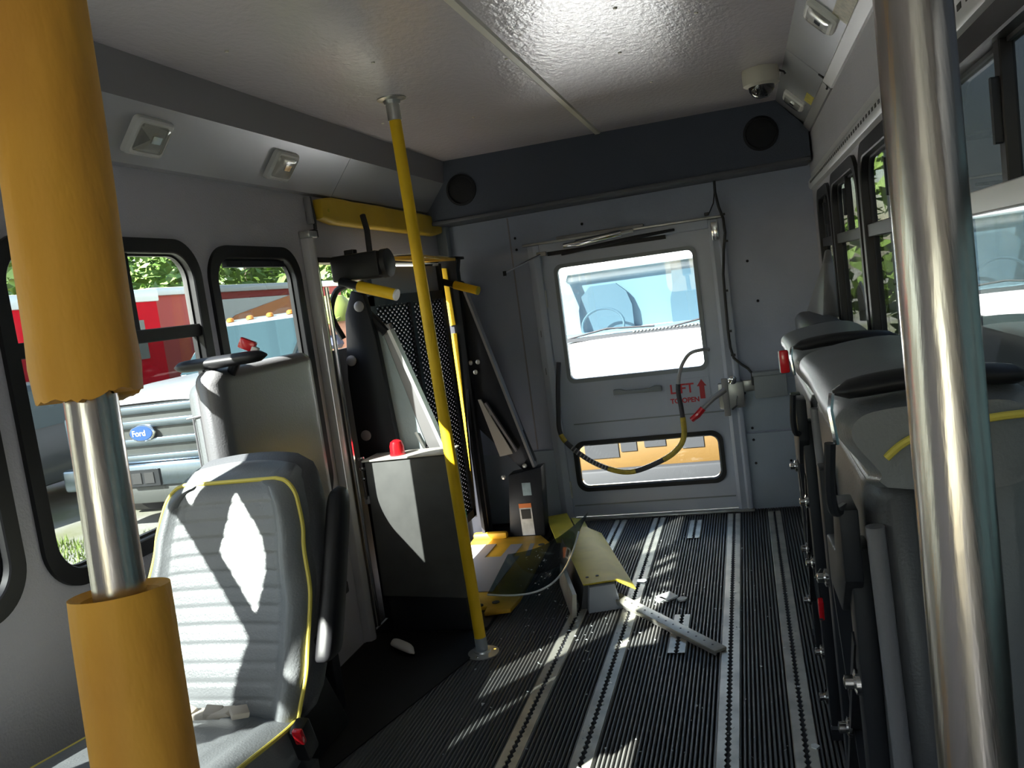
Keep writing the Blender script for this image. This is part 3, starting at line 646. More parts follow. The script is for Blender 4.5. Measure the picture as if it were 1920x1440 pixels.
# ------------------------------------------------------------------ ceiling lights, camera
def cove_light(c, nrm, lab, sz=(.15, .105)):
    n = Vector(nrm).normalized(); u = Vector((0, 1, 0)); v = n.cross(u).normalized(); R = Matrix((u, v, n)).transposed()
    t = thing('cove_light', lab, 'light', c, 'courtesy lights in the coves')
    def P(a, b_, d): return Vector(c)+R @ Vector((a, b_, d))
    def rr(s, r): return rrect(-sz[0]*s/2, sz[0]*s/2, -sz[1]*s/2, sz[1]*s/2, r, 3)
    build(B().loft([[P(a, b_, 0) for a, b_ in rr(1, .014)], [P(a, b_, .014) for a, b_ in rr(.97, .014)], [P(a, b_, .020) for a, b_ in rr(.86, .012)], [P(a, b_, .017) for a, b_ in rr(.76, .010)]]), 'housing', 'white_plastic', t)
    le = build(B().loft([[P(a*.98, b_*.98, .017) for a, b_ in rr(.74, .010)], [P(a*.95, b_*.95, .026) for a, b_ in rr(.72, .010)], [P(a*.7, b_*.7, .029) for a, b_ in rr(.7, .008)]]), 'lens', 'lens_clear', t)
    build(B().obox(P(.02, 0, .0195), (.035, .02, .004), R), 'bulb', 'chrome', t)
cove_light((-1.4535, 1.965, 1.777), (.78, 0, -.63), 'larger clear courtesy light on left cove nearest the camera')
cove_light((-1.4535, 2.64, 1.777), (.78, 0, -.63), 'small clear courtesy light on left cove near the yellow pole')
cove_light((.285, 2.60, 1.888), (-.72, 0, -.69), 'bright courtesy light on right cove beside the steel pole')
cove_light((.285, 3.86, 1.888), (-.72, 0, -.69), 'dim courtesy light on right cove next to yellow label')
def label_plate(c, sz, m, lab):
    n = Vector((-.72, 0, -.69)).normalized(); u = Vector((0, 1, 0)); v = n.cross(u).normalized(); R = Matrix((u, v, n)).transposed()
    build(B().obox(Vector(c)+n*.001, (sz[0], sz[1], .0015), R), 'label_plate', m, None, label=lab, cat='label')
label_plate((.322, 3.66, 1.846), (.16, .035, 0), 'label_yellow', 'yellow warning label beside the far right courtesy light')
label_plate((.318, 2.42, 1.85), (.22, .05, 0), 'label_tan', 'pale tan printed label on right cove near steel pole')
dm = thing('dome_camera', 'cream dome security camera hanging from ceiling', 'camera', (.14, 3.44, 1.88))
build(B().lathe([(.066, 0), (.068, -.02), (.066, -.058), (.050, -.066), (.046, -.060)], (.14, 3.44, ZC), 28), 'housing', 'cream_plastic', dm)
build(B().lathe([(.062, .0), (.062, -.004)], (.14, 3.44, ZC+.001), 24), 'gasket', 'black_rubber', dm)
build(B().lathe([(.048, -.060), (.046, -.078), (.036, -.095), (.020, -.105), (.001, -.108)], (.14, 3.44, ZC), 24), 'dome', 'dome_dark', dm)
build(B().tube([(.20, 3.46, ZC-.01), (.225, 3.47, ZC-.02), (.23, 3.47, ZC-.03)], .004, 6), 'wire', 'wire', dm)
# ------------------------------------------------------------------ lift door opening, padded header
t = thing('padded_header', 'yellow padded header bar above the lift doorway', 'pad', (-1.5, 3.6, 1.60))
pb_ = B(); loops = []
for i in range(25):
    q = i/24; y = 2.955+1.32*q; g = .7+.3*min(1, min(q, 1-q)*14); e = .0035*math.sin(q*19)+.002*math.sin(q*47)
    loops.append([(XL+.002+(u+e if u > .02 else u), y, 1.655+v*g-.012*q) for u, v in rrect(0, .045, -.052, .052, .016, 3)])
pb_.loft(loops); build(pb_, 'pad_cover', 'yellow_pad', t, angle=60)
for y in (3.0, 4.2): build(B().lathe([(.008, 0), (.007, .004)], (XL+.047, y, 1.65), 8, Matrix.Rotation(PI/2, 3, 'Y')), 'button', 'yellow_dull', t)
t = thing('doorway_post', 'pale aluminium post at near edge of the lift doorway', 'post', (-1.505, 2.87, 0))
build(B().prism([(XL, 2.835), (XL+.03, 2.84), (XL+.04, 2.862), (XL+.03, 2.89), (XL, 2.895)], 'z', 0.0, 1.545), 'post_body', 'alu_white', t, bevel=.004)
build(B().tube([(XL+.05, 2.885, .05), (XL+.05, 2.885, 1.36)], .008, 8), 'chrome_edge', 'chrome', t)
build(B().box(XL, XL+.042, 2.833, 2.897, 1.545, 1.57), 'post_cap', 'alu', t, bevel=.004)
t = thing('door_sensor', 'black door sensor and wire at upper corner of lift doorway', 'sensor', (XL+.02, 2.9, 1.5))
build(B().box(XL, XL+.025, 2.905, 2.935, 1.60, 1.70), 'sensor_body', 'lift_grey', t, bevel=.004)
build(B().tube([(XL+.02, 2.92, 1.70), (XL+.025, 2.925, 1.62), (XL+.02, 2.93, 1.58)], .007, 8), 'wire', 'wire', t)
build(B().box(XL, XL+.022, 2.915, 2.945, 1.55, 1.58), 'plug', 'black_plastic', t, bevel=.003)
dj = thing('trim_8', 'black rubber edged jamb of the lift doorway', None, (XL, 3.6, 0), kind='structure')
build(B().box(XL-.06, XL+.004, 2.925, 2.945, 0, 1.478), 'jamb', 'black_rubber', dj)
build(B().box(XL-.06, XL+.004, 4.28, 4.30, 0, 1.478), 'jamb', 'black_rubber', dj)
build(B().box(XL-.06, XL+.004, 2.925, 4.30, 1.458, 1.478), 'jamb', 'black_rubber', dj)
# ------------------------------------------------------------------ wheelchair lift
lf = thing('wheelchair_lift', 'folded black wheelchair lift with yellow handles in the side doorway', 'lift', (-1.38, 3.5, 0))
build(B().box(-1.52, -1.06, 2.93, 4.27, 0, .014), 'base_plate', 'black_metal', lf, bevel=.003)
# front tower
tw = build(B().prism([(-1.53, .014), (-1.34, .014), (-1.36, .70), (-1.385, 1.15), (-1.41, 1.32), (-1.46, 1.34), (-1.50, 1.25), (-1.53, 1.0)], 'y', 3.04, 3.08), 'tower', 'black_metal', lf, bevel=.006)
for x, z in ((-1.432, 1.275), (-1.50, 1.07), (-1.487, .77)): build(B().lathe([(.021, 0), (.021, .006), (.012, .010), (.001, .010)], (x, 3.04, z), 16, Matrix.Rotation(PI/2, 3, 'X')), 'pivot_bolt', 'lift_grey', tw)
pm = build(B().box(-1.505, -1.305, 2.985, 3.12, 1.375, 1.475), 'motor_housing', 'black_plastic', lf, bevel=.012)
build(B().lathe([(.055, -.012), (.055, .014), (.045, .02)], (-1.30, 3.05, 1.425), 20, Matrix.Rotation(PI/2, 3, 'Y')), 'motor_cap', 'black_rubber', pm)
build(B().box(-1.46, -1.42, 3.03, 3.07, 1.475, 1.495), 'motor_plug', 'black_rubber', pm, bevel=.004)
build(B().tube([(-1.36, 3.05, 1.475), (-1.362, 3.06, 1.56), (-1.38, 3.08, 1.62)], .012, 8), 'motor_cable', 'wire', pm)
build(B().tube(cat_rom([(-1.50, 3.0, 1.16), (-1.53, 2.99, 1.26), (-1.49, 2.985, 1.345), (-1.41, 2.98, 1.36)], 6), .012, 10), 'hydraulic_hose', 'black_rubber', lf)
def grip(p, q, r):
    h = build(B().tube([p, lerp(p, q, .35)], r*.8, 14), 'handle', 'black_metal', lf)
    g = build(B().tube([lerp(p, q, .33), lerp(p, q, .97)], r, 18), 'handle_grip', 'yellow_paint', h)
    build(B().tube([lerp(p, q, .97), q], r*1.02, 18), 'handle_cap', 'white_plastic' if r > .021 else 'yellow_dull', h)
grip((-1.47, 2.985, 1.375), (-1.238, 2.965, 1.297), .0215); grip((-1.43, 4.03, 1.35), (-1.243, 4.0, 1.282), .0205)
build(B().box(-1.56, -1.545, 2.95, 3.14, .0, 1.12), 'door_edge_panel', 'black_metal', lf)
# slanted platform side plates by the front tower
build(B().prism([(-1.388, 1.185), (-1.372, 1.165), (-1.262, .72), (-1.268, .60), (-1.40, .60)], 'y', 3.082, 3.09), 'side_plate', 'lift_plate', lf)
ab = build(B().bar((-1.375, 3.10, 1.185), (-1.195, 3.10, .62), .07, .03, (0, 1, 0)), 'slanted_arm', 'lift_grey', lf, bevel=.004)
build(B().bar((-1.338, 3.085, 1.17), (-1.165, 3.085, .625), .014, .04, (0, 1, 0)), 'arm_edge', 'alu_white', ab)
build(B().tube([(-1.42, 3.08, 1.24), (-1.36, 3.09, 1.16)], .02, 10), 'arm_joint', 'black_metal', ab)
build(B().tube([(-1.29, 3.07, .76), (-1.25, 3.07, .66)], .006, 8), 'strut', 'alu', lf)
# rear tower
rt_ = build(B().prism([(-1.50, .014), (-1.38, .014), (-1.362, 1.40), (-1.35, 1.455), (-1.45, 1.455), (-1.47, 1.40)], 'y', 4.06, 4.12), 'tower', 'black_metal', lf, bevel=.006)
build(B().box(-1.45, -1.345, 4.02, 4.16, 1.452, 1.466), 'tower_cap', 'black_metal', rt_, bevel=.003)
build(B().prism([(-1.436, 1.418), (-1.410, 1.415), (-1.404, 1.13), (-1.432, 1.13)], 'y', 4.05, 4.062), 'yellow_stripe', 'yellow_paint', rt_)
build(B().prism([(-1.432, 1.088), (-1.404, 1.088), (-1.444, .145), (-1.474, .145)], 'y', 4.05, 4.062), 'yellow_stripe', 'yellow_paint', rt_)
build(B().prism([(-1.40, 1.36), (-1.352, 1.34), (-1.10, .40), (-1.10, .345), (-1.16, .345), (-1.40, .62)], 'y', 4.09, 4.13), 'slanted_gusset', 'black_metal', lf, bevel=.004)
build(B().bar((-1.348, 4.085, 1.33), (-1.10, 4.085, .37), .012, .05, (0, 1, 0)), 'gusset_edge', 'lift_grey', lf)
build(B().bar((-1.31, 4.07, .72), (-1.18, 4.07, .46), .012, .022, (0, 1, 0)), 'link_bar', 'lift_grey', lf)
build(B().prism([(-1.345, .74), (-1.33, .74), (-1.20, .45), (-1.27, .44)], 'y', 4.06, 4.07), 'link_plate', 'cream_plastic', lf)
for x, z in ((-1.36, .93), (-1.32, .93), (-1.34, .88), (-1.30, .66), (-1.27, .33), (-1.15, .38), (-1.24, .24)):
    build(B().lathe([(.012, 0), (.012, .006), (.006, .009)], (x, 4.075, z), 10, Matrix.Rotation(PI/2, 3, 'X')), 'bolt', 'alu', lf)
bs = build(B().prism([(-1.27, .014), (-1.085, .014), (-1.06, .375), (-1.235, .345)], 'y', 4.04, 4.14), 'tower_base', 'black_metal', lf, bevel=.005)
def sticker(x0, x1, z0, z1, y, m, nm='sticker'): return build(B().box(x0, x1, y-.0015, y, z0, z1), nm, m, bs)
sticker(-1.17, -1.125, .235, .30, 4.04, 'paper_blue'); sticker(-1.20, -1.135, .03, .195, 4.04, 'paper'); sticker(-1.20, -1.135, .172, .195, 4.0385, 'paper_orange'); sticker(-1.192, -1.143, .115, .165, 4.0385, 'ink')
build(B().box(-1.529, -1.51, 4.0, 4.28, .014, 1.45), 'tower_back_panel', 'black_metal', lf)
build(B().prism([(4.0, .014), (4.10, .014), (4.10, 1.0), (4.0, .5)], 'x', -1.40, -1.385), 'inner_panel', 'black_metal', lf)
# folded platform: frame and expanded mesh
fp = build(B().box(-1.45, -1.42, 3.12, 3.16, .16, 1.44).box(-1.45, -1.42, 3.97, 4.01, .16, 1.44).box(-1.45, -1.42, 3.12, 4.01, 1.27, 1.31).box(-1.45, -1.42, 3.12, 4.01, .16, .20).box(-1.45, -1.42, 3.54, 3.575, .2, 1.27), 'platform_frame', 'black_metal', lf, smooth=False)
build(B().box(-1.448, -1.436, 3.12, 4.01, 1.31, 1.43), 'platform_lip', 'lift_grey', lf)
b = B()
y = 3.16
nz, ny = 46, 17
dz, dy = 1.07/nz, .81/ny
for i in range(nz):
    for j in range(ny):
        for s in (-1, 1):
            y0_ = 3.16+(j+.5-s*.5)*dy; y1_ = y0_+s*dy; z0_ = .2+i*dz; z1_ = z0_+dz
            if i % 2: y0_, y1_ = y1_, y0_
            b.bar((-1.435, y0_, z0_), (-1.435, y1_, z1_), .012, .007, (1, 0, 0)) if (j+i) % 2 == (0 if s > 0 else 1) or True else None
o = build(b, 'expanded_mesh', 'mesh_steel', lf, smooth=False); o['kind'] = 'stuff'
build(B().obox((-1.36, 3.62, 1.452), (.15, .62, .012), Euler((0, .08, .10)).to_matrix()), 'top_flap', 'yellow_plate', lf, bevel=.002)
build(B().obox((-1.355, 3.60, 1.464), (.10, .56, .004), Euler((0, .08, .10)).to_matrix()), 'top_flap_sheet', 'cream_plastic', lf)
# inboard yellow threshold flap lying on the floor
ip = thing('lift_threshold_plate', 'worn yellow threshold plate with grey tread lying before the lift', 'plate', (-1.2, 3.55, 0))
build(B().prism([(-1.36, 3.10), (-1.105, 3.09), (-1.10, 3.03), (-1.0, 3.06), (-.99, 3.17), (-1.03, 3.90), (-1.10, 4.02), (-1.46, 4.02)], 'z', .015, .032), 'plate', 'yellow_plate', ip, bevel=.003)
build(B().prism([(-1.43, 3.25), (-1.13, 3.25), (-1.13, 3.70), (-1.16, 3.70), (-1.16, 3.88), (-1.22, 3.88), (-1.22, 3.70), (-1.30, 3.70), (-1.30, 3.90), (-1.45, 3.90)], 'z', .0325, .036), 'tread', 'fascia', ip)
build(B().box(-1.45, -1.27, 3.99, 4.03, .03, .065), 'roll_edge', 'yellow_plate', ip, bevel=.012)
build(B().prism([(-1.08, 3.70), (-1.10, 3.88), (-1.12, 3.88), (-1.10, 3.70)], 'z', .0325, .0355), 'tread', 'fascia', ip)
for x, y in ((-1.08, 3.13), (-1.14, 3.10), (-1.06, 3.86)): build(B().lathe([(.016, .0), (.016, .003), (.001, .0035)], (x, y, .032), 12), 'hole', 'ink', ip)
# pump box with beacon
bx = thing('pump_box', 'dark grey lift pump box with pale top and red beacon', 'box', (-1.28, 3.0, 0))
bd = build(B().prism([(-1.452, .16), (-1.112, .14), (-1.112, .692), (-1.446, .688)], 'y', 2.90, 3.03), 'case', 'box_grey', bx, bevel=.006)
build(B().box(-1.44, -1.125, 2.92, 3.025, .0145, .16), 'base', 'black_metal', bx, bevel=.004)
build(B().prism([(-1.452, .690), (-1.105, .694), (-1.105, .70), (-1.452, .697)], 'y', 2.892, 3.035), 'top_plate', 'box_top', bx, bevel=.002)
bc = build(B().lathe([(.030, .697), (.031, .703), (.028, .705), (.027, .735), (.022, .750), (.010, .757), (.001, .758)], (-1.325, 2.95, 0), 20), 'beacon', 'red_plastic', bx)
build(B().prism([(2.92, .46), (3.02, .44), (3.02, .16), (2.925, .20)], 'x', -1.111, -1.1095), 'sticker', 'paper', bx)
build(B().prism([(2.92, .47), (3.02, .45), (3.02, .42), (2.92, .44)], 'x', -1.1105, -1.109), 'sticker_band', 'paper_green', bx)
build(B().tube([(-1.47, 2.93, .70), (-1.472, 2.93, .60), (-1.47, 2.93, .54)], [.007, .007, .007], 10), 'chrome_fitting', 'chrome', bx)
for z in (.70, .66, .62): build(B().lathe([(.014, -.006), (.016, 0), (.014, .006)], (-1.47, 2.93, z), 12), 'fitting_ring', 'chrome', bx)
build(B().box(-1.482, -1.458, 2.925, 2.945, .52, .55), 'fitting_cap', 'white_plastic', bx, bevel=.003)
sh = B(); loops = []
for i in range(11):
    q = i/10; g = math.sqrt(max(.03, 1-(2*q-1)**4)); loops.append([(-1.40+.13*q, 2.80-.09*q+.028*g*math.cos(a), .012+.022*g*(1+math.sin(a))*.6) for a in [2*PI*k/12 for k in range(12)]])
sh.loft(loops); build(sh, 'white_bottle', 'white_plastic', None, angle=70, label='small white plastic bottle lying on dark floor before the pump box', cat='bottle')
# ------------------------------------------------------------------ debris
# curved sheet of loose window glass
g = B(); NU, NV = 26, 12; P = []
def gl_pt(u, v):
    # u along its length (towards +x/+y), v across
    a = Vector((-1.10, 3.10, .075)); b_ = Vector((-.775, 3.44, .16)); c = Vector((-1.14, 3.56, .085)); d = Vector((-.80, 3.80, .16))
    p = a.lerp(b_, u).lerp(c.lerp(d, u), v); p.z += .05*(u**2.2)*(1-v*.4) - .035*math.sin(PI*u)
    p += Vector((.10, -.15, 0))*math.sin(PI*u)*(1-v)*.9
    return p
for th in (0, .005):
    for i in range(NU+1):
        for j in range(NV+1):
            p = gl_pt(i/NU, j/NV); P.append((p.x, p.y, p.z+th))
F = []; s_n = (NU+1)*(NV+1); idx = lambda i, j: i*(NV+1)+j
for i in range(NU):
    for j in range(NV):
        q = (idx(i, j), idx(i+1, j), idx(i+1, j+1), idx(i, j+1)); F.append(q); F.append(tuple(s_n+k for k in reversed(q)))
for i in range(NU):
    for j in (0, NV): F.append((idx(i, j), idx(i+1, j), s_n+idx(i+1, j), s_n+idx(i, j)))
for j in range(NV):
    for i in (0, NU): F.append((idx(i, j), idx(i, j+1), s_n+idx(i, j+1), s_n+idx(i, j)))
g.add(P, F)
gs = thing('loose_glass_pane', 'curved loose pane of tinted glass lying on the debris', 'glass', (-.95, 3.4, .05))
build(g, 'glass_sheet', 'glass_sheet', gs, angle=60)
build(B().tube([gl_pt(i/30, 0)+Vector((0, 0, .002)) for i in range(31)], .004, 6), 'cut_edge', 'shard', gs)
for k in range(26):
    u = .40+random.gauss(0, .06); v = random.uniform(.1, .9); p = gl_pt(u, v); s = random.uniform(.003, .007)
    build(B().add([p+Vector((random.uniform(-s, s), random.uniform(-s, s), .006+random.uniform(0, s))) for _ in range(4)], [(0,1,2),(0,1,3),(1,2,3),(0,2,3)]), 'glass_chip', 'shard', gs, smooth=False)
# fallen yellow padded beam
fb = thing('fallen_beam', 'dull yellow fallen box beam with grey foam end on the floor', 'beam', (-.8, 3.6, 0))
A, Z_ = Vector((-.64, 3.10, 0)), Vector((-1.03, 4.26, 0)); dr = (Z_-A).normalized(); sd = Vector((dr.y, -dr.x, 0))
def fbp(t, s_, z): p = A+(Z_-A)*t+sd*s_; return (p.x, p.y, z)
def beam_part(prof, t0, t1, m, nm, parent, bev=.0, jag=0):
    lo = []
    for t in ([t0, (t0+t1)/2, t1]): lo.append([fbp(t+jag*math.sin(31*a), a, b_*(1-.15*t)) for a, b_ in prof])
    return build(B().loft(lo), nm, m, parent, bevel=bev)
bm_ = beam_part([(-.085, .0), (.075, .0), (.055, .105), (-.06, .105)], .02, .62, 'vinyl_dark', 'core', fb)
beam_part([(-.065, .106), (.060, .106), (.13, .062), (.134, .066), (.066, .112), (-.068, .112)], .0, .66, 'yellow_dull', 'yellow_skin', fb)
beam_part([(-.09, .07), (.02, .075), (.02, .082), (-.09, .078)], .60, 1.0, 'yellow_dull', 'yellow_skin', fb)
beam_part([(.03, .068), (.09, .05), (.092, .056), (.03, .076)], .60, .93, 'yellow_dull', 'yellow_skin', fb)
beam_part([(-.06, .0), (.07, .0), (.052, .10), (-.045, .10)], -.012, .02, 'foam_grey', 'foam_end', fb)
beam_part([(-.13, .0), (-.11, .0), (-.10, .09), (-.115, .09)], -.03, .30, 'track', 'side_rail', fb)
beam_part([(-.06, .0), (.0, .0), (.0, .06), (-.05, .06)], .62, .98, 'vinyl_dark', 'core', fb)
for t_, s_ in ((.06, 0.0), (.06, -.04)): build(B().lathe([(.007, 0), (.006, .002), (.001, .002)], fbp(t_, s_, .1115), 8), 'hole', 'ink', fb)
ms = thing('metal_strip', 'loose perforated aluminium strip lying across the floor tracks', 'strip', (-.4, 2.9, 0))
p0, p1 = Vector((-.60, 3.15, .035)), Vector((-.19, 2.70, .012))
build(B().bar(p0, p1, .05, .010), 'strip', 'track', ms, bevel=.002)
build(B().bar(p0+Vector((-.015, -.013, -.008)), p1+Vector((-.015, -.013, -.004)), .006, .016), 'strip_flange', 'alu', ms)
for i in range(14): build(B().lathe([(.004, 0), (.003, .0008)], lerp(p0, p1, .05+.068*i)+Vector((0, 0, .0055)), 8), 'hole', 'ink', ms)
# glass shards: larger ones are things, crumbs are stuff
def shard_mesh(s, h):
    n = random.randint(4, 6); L = [(s*random.uniform(.6, 1)*math.cos(2*PI*i/n), s*random.uniform(.6, 1)*math.sin(2*PI*i/n)) for i in range(n)]
    b = B().prism(L, 'z', 0, h); return b
where = [((-.40, 3.20), .05, 'largest pale glass shard on floor beyond the metal strip'), ((-.43, 3.17), .03, 'glass shard touching the largest shard'), ((-.345, 3.17), .025, 'small glass shard right of the largest shard'),
         ((-.52, 3.38), .03, 'bright glass shard on the second floor track'), ((-.42, 3.02), .02, 'greenish glass shard beside the metal strip'), ((.055, 2.14), .014, 'white glass bit near the rightmost floor track')]
for (x, y), s, lab in where:
    b = shard_mesh(s, .006); b.v = [(v[0]+x, v[1]+y, v[2]+.003) for v in b.v]
    build(b, 'glass_shard', 'shard', None, smooth=False, label=lab, cat='glass shard', group='glass shards on the floor')
b = B()
for k in range(520):
    if k < 330: x, y = random.gauss(-.55, .22), random.gauss(3.15, .3)
    else: x, y = random.uniform(-.95, .05), random.uniform(1.9, 4.0)
    x = min(max(x, -1.0), .06)
    if abs((x+.60)*.45+(y-3.15)*.41) < .05 and -.7 < x < -.15: continue
    s = random.uniform(.002, .0075); z = .0045
    b.add([(x+random.uniform(-s, s), y+random.uniform(-s, s), z+random.uniform(-.001, s)) for _ in range(4)], [(0,1,2),(0,1,3),(1,2,3),(0,2,3)])
build(b, 'glass_crumbs', 'shard', None, smooth=False, kind='stuff', label='tiny crumbs of broken safety glass strewn over the ribbed floor', cat='broken glass')
# ================================================================== outside
GZ = -.65
mat('grass', (0.20, 0.205, 0.12), 0.9, bump=0.4, bscale=30, col2=(0.32, 0.31, 0.29), vscale=1.2)
mat('blade', (0.19, 0.27, 0.05), 0.7, var=0.5, vscale=1)
mat('leaf', (0.12, 0.22, 0.035), 0.6, var=0.45, vscale=.7)
mat('leaf_light', (0.20, 0.32, 0.06), 0.6, var=0.4, vscale=.7)
mat('bark', (0.12, 0.09, 0.07), 0.9, bump=0.4, bscale=8)
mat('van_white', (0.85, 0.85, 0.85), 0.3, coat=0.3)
mat('van_yellow', (0.075, 0.042, 0.008), 0.5)  # lower front darkened: its shade is put into the colour, bumper too
mat('bumper_grey', (0.020, 0.022, 0.024), 0.6, spec=0.2)
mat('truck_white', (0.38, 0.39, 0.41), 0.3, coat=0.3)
mat('grille_chrome', (0.22, 0.27, 0.33), 0.25, metal=1.0)
mat('grille_dark', (0.06, 0.065, 0.06), 0.5)
mat('oval_blue', (0.02, 0.08, 0.26), 0.2, coat=0.5)
mat('tyre', (0.03, 0.03, 0.03), 0.8)
mat('amber', (0.85, 0.30, 0.05), 0.3)
mat('trailer_red', (0.42, 0.012, 0.02), 0.8, spec=0.0, var=0.1, vscale=1)
mat('trailer_maroon', (0.26, 0.035, 0.03), 0.6, spec=0.15)
mat('logo_orange', (0.50, 0.14, 0.03), 0.5)
mat('car_dark', (0.06, 0.065, 0.07), 0.3, coat=0.3)
mat('bus_dark', (0.012, 0.014, 0.02), 0.5, spec=0.2)
mat('windshield', (0.04, 0.075, 0.085), 0.2, coat=0.2)
mat('windshield_pale', (0.05, 0.075, 0.088), 0.25, coat=0.1)
glass('glass_van', (0.80, 0.88, 0.90)); mat('cab_grey', (0.16, 0.19, 0.20), 0.6); mat('cab_pale', (0.085, 0.115, 0.13), 0.6); mat('cab_blue', (0.03, 0.05, 0.062), 0.6)
mat('skin', (0.46, 0.27, 0.19), 0.6)
mat('hivis', (0.085, 0.12, 0.018), 0.7)  # lime darkened: the shade on the person is held in the colour
mat('trousers', (0.04, 0.05, 0.08), 0.8)
mat('concrete', (0.35, 0.33, 0.31), 0.9)
b = B().add([(-70, -70, GZ), (70, -70, GZ), (70, 90, GZ), (-70, 90, GZ)], [(0,1,2,3)])
build(b, 'ground', 'grass', kind='structure', label='patchy grass and gravel ground around the bus', smooth=False)
b = B()
for k in range(9000):
    x, y = random.uniform(-11, -4.2), random.uniform(4.6, 7.0)
    if x < -7.9 and y > 6.2: continue
    h = random.uniform(.03, .10); a = random.uniform(0, PI); w_ = .008
    lx, ly = random.gauss(0, .02), random.gauss(0, .02)
    b.add([(x-w_*math.cos(a), y-w_*math.sin(a), GZ), (x+w_*math.cos(a), y+w_*math.sin(a), GZ), (x+lx, y+ly, GZ+h)], [(0,1,2)])
build(b, 'grass_blades', 'blade', None, smooth=False, kind='stuff', label='short sunlit grass seen through the left windows', cat='grass')
# white van behind the rear door
V = thing('white_van', 'white van parked nose to the rear door', 'vehicle', (-.85, 8.6, GZ))
vx0, vx1 = -1.72, .10
b = B(); rows = [(7.3, .80), (7.0, .77), (6.6, .70), (6.45, .62), (6.40, .50), (6.40, .05)]
lo = [[(x, y+.12*abs((x+.81)/.91)**3, z-.06*abs((x+.81)/.91)**4) for x in [vx0+(vx1-vx0)*i/16 for i in range(17)]] for y, z in rows]
b.loft(lo, cap=False, closed=False); build(b, 'hood', 'van_white', V)
build(B().box(vx0, vx1, 6.42, 7.25, -.15, .45), 'engine_bay', 'van_white', V)
build(B().box(vx0, vx1, 7.25, 12.0, -.35, .80), 'body', 'van_white', V, bevel=.05)
ws = [(vx0+.06, 7.22, .80), (vx1-.06, 7.22, .80), (vx1-.16, 7.85, 1.36), (vx0+.16, 7.85, 1.36)]
build(B().add(ws+[(p[0], p[1]+.02, p[2]) for p in ws], [(0,1,2,3),(4,7,6,5),(0,4,5,1),(1,5,6,2),(2,6,7,3),(3,7,4,0)]), 'windshield', 'glass_van', V, smooth=False)
build(B().box(vx0+.08, vx1-.08, 7.26, 7.60, .70, .815), 'dashboard', 'cab_grey', V, bevel=.03)
build(B().box(vx0+.05, vx1-.05, 7.96, 7.98, .80, 1.36), 'cab_partition', 'cab_pale', V)
for sx_ in (-1.25, -.40):
    build(B().loft([[(sx_+w_*a, 7.86+.02*q, .80+q*.42) for a in (-1, -.6, .6, 1)]+[(sx_+w_*a, 7.92+.02*q, .80+q*.42) for a in (1, .6, -.6, -1)] for q, w_ in ((0, .25), (.5, .25), (.8, .21), (1, .12))]), 'cab_seat', 'cab_blue', V)
build(B().tube([(-1.25+.19*math.cos(a), 7.64+.05*math.sin(a), .86+.15*math.sin(a)) for a in [2*PI*k/24 for k in range(25)]], .012, 8), 'steering_wheel', 'cab_blue', V)
for a, c in (((vx0, 7.2, .78), (vx0+.12, 7.85, 1.38)), ((vx1, 7.2, .78), (vx1-.12, 7.85, 1.38))): build(B().tube([a, c], .05, 8), 'pillar', 'van_white', V)
build(B().box(vx0+.04, vx1-.04, 7.80, 12, 1.35, 1.62), 'roof', 'van_white', V, bevel=.06)
build(B().box(vx0+.02, vx1-.02, 7.98, 12, .75, 1.40), 'cabin_side', 'van_white', V)
build(B().box(-.62, -.28, 7.93, 7.955, .98, 1.33), 'rear_view_window', 'cab_blue', V)
for s in (0, 1):
    x0 = -1.50+s*.85
    wp = build(B().tube([(x0, 7.16, .80), (x0+.35, 7.2, .85), (x0+.75, 7.22, .825)], .009, 6), 'wiper', 'black_plastic', V)
cw = build(B().box(-1.55, .0, 7.08, 7.20, .775, .802), 'cowl', 'bumper_grey', V)
for i in range(20): build(B().box(-.92+i*.03, -.905+i*.03, 7.07, 7.19, .802, .808), 'cowl_vent', 'grille_dark', cw)
build(B().box(vx0, vx1, 6.36, 6.44, -.18, .07), 'lower_front', 'van_yellow', V, bevel=.01)
for x0, x1, z0, z1 in ((-1.30, -1.04, -.09, .03), (-1.02, -.90, -.05, .04), (-.84, -.68, -.03, .04), (-.56, -.40, -.06, .04)):
    build(B().box(x0, x1, 6.35, 6.37, z0, z1), 'grille_opening', 'bumper_grey', V)
build(B().box(vx0-.02, vx1+.02, 6.30, 6.50, -.48, -.175), 'bumper', 'bumper_grey', V, bevel=.02)
for x in (vx0+.1, vx1-.1):
    for y in (7.0, 11): build(B().tube([(x-.1, y, GZ+.36), (x+.1, y, GZ+.36)], .36, 24), 'wheel', 'tyre', V)
# pickup truck to the left
T = thing('pickup_truck', 'white pickup truck with chrome grille and amber roof lights beyond left windows', 'vehicle', (-6.0, 9, GZ))
tx, ty = -6.0, 7.3
lo = [[(tx+u*(1.0-.04*abs(u)), y+.14*abs(u)**3, z-.09*abs(u)**3) for u in [-1+2*i/14 for i in range(15)]] for y, z in ((9.0, .83), (8.2, .82), (7.6, .79), (7.38, .74), (7.32, .66))]
build(B().loft(lo, cap=False, closed=False), 'hood', 'truck_white', T)
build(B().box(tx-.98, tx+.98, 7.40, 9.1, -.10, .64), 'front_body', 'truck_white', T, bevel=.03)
gr = build(B().box(tx-.75, tx+.75, 7.26, 7.40, .05, .64), 'grille', 'grille_dark', T, bevel=.02)
for z in (.60, .455, .27, .10): build(B().box(tx-.74, tx+.74, 7.22, 7.30, z-.045, z+.035), 'grille_bar', 'grille_chrome', gr, bevel=.015)
ov = build(B().lathe([(.155, 0), (.155, .02), (.14, .03), (.001, .032)], (tx+.02, 7.22, .36), 28, Matrix.Scale(.55, 3, (0, 0, 1)) @ Matrix.Rotation(PI/2, 3, 'X')), 'badge', 'chrome', gr)
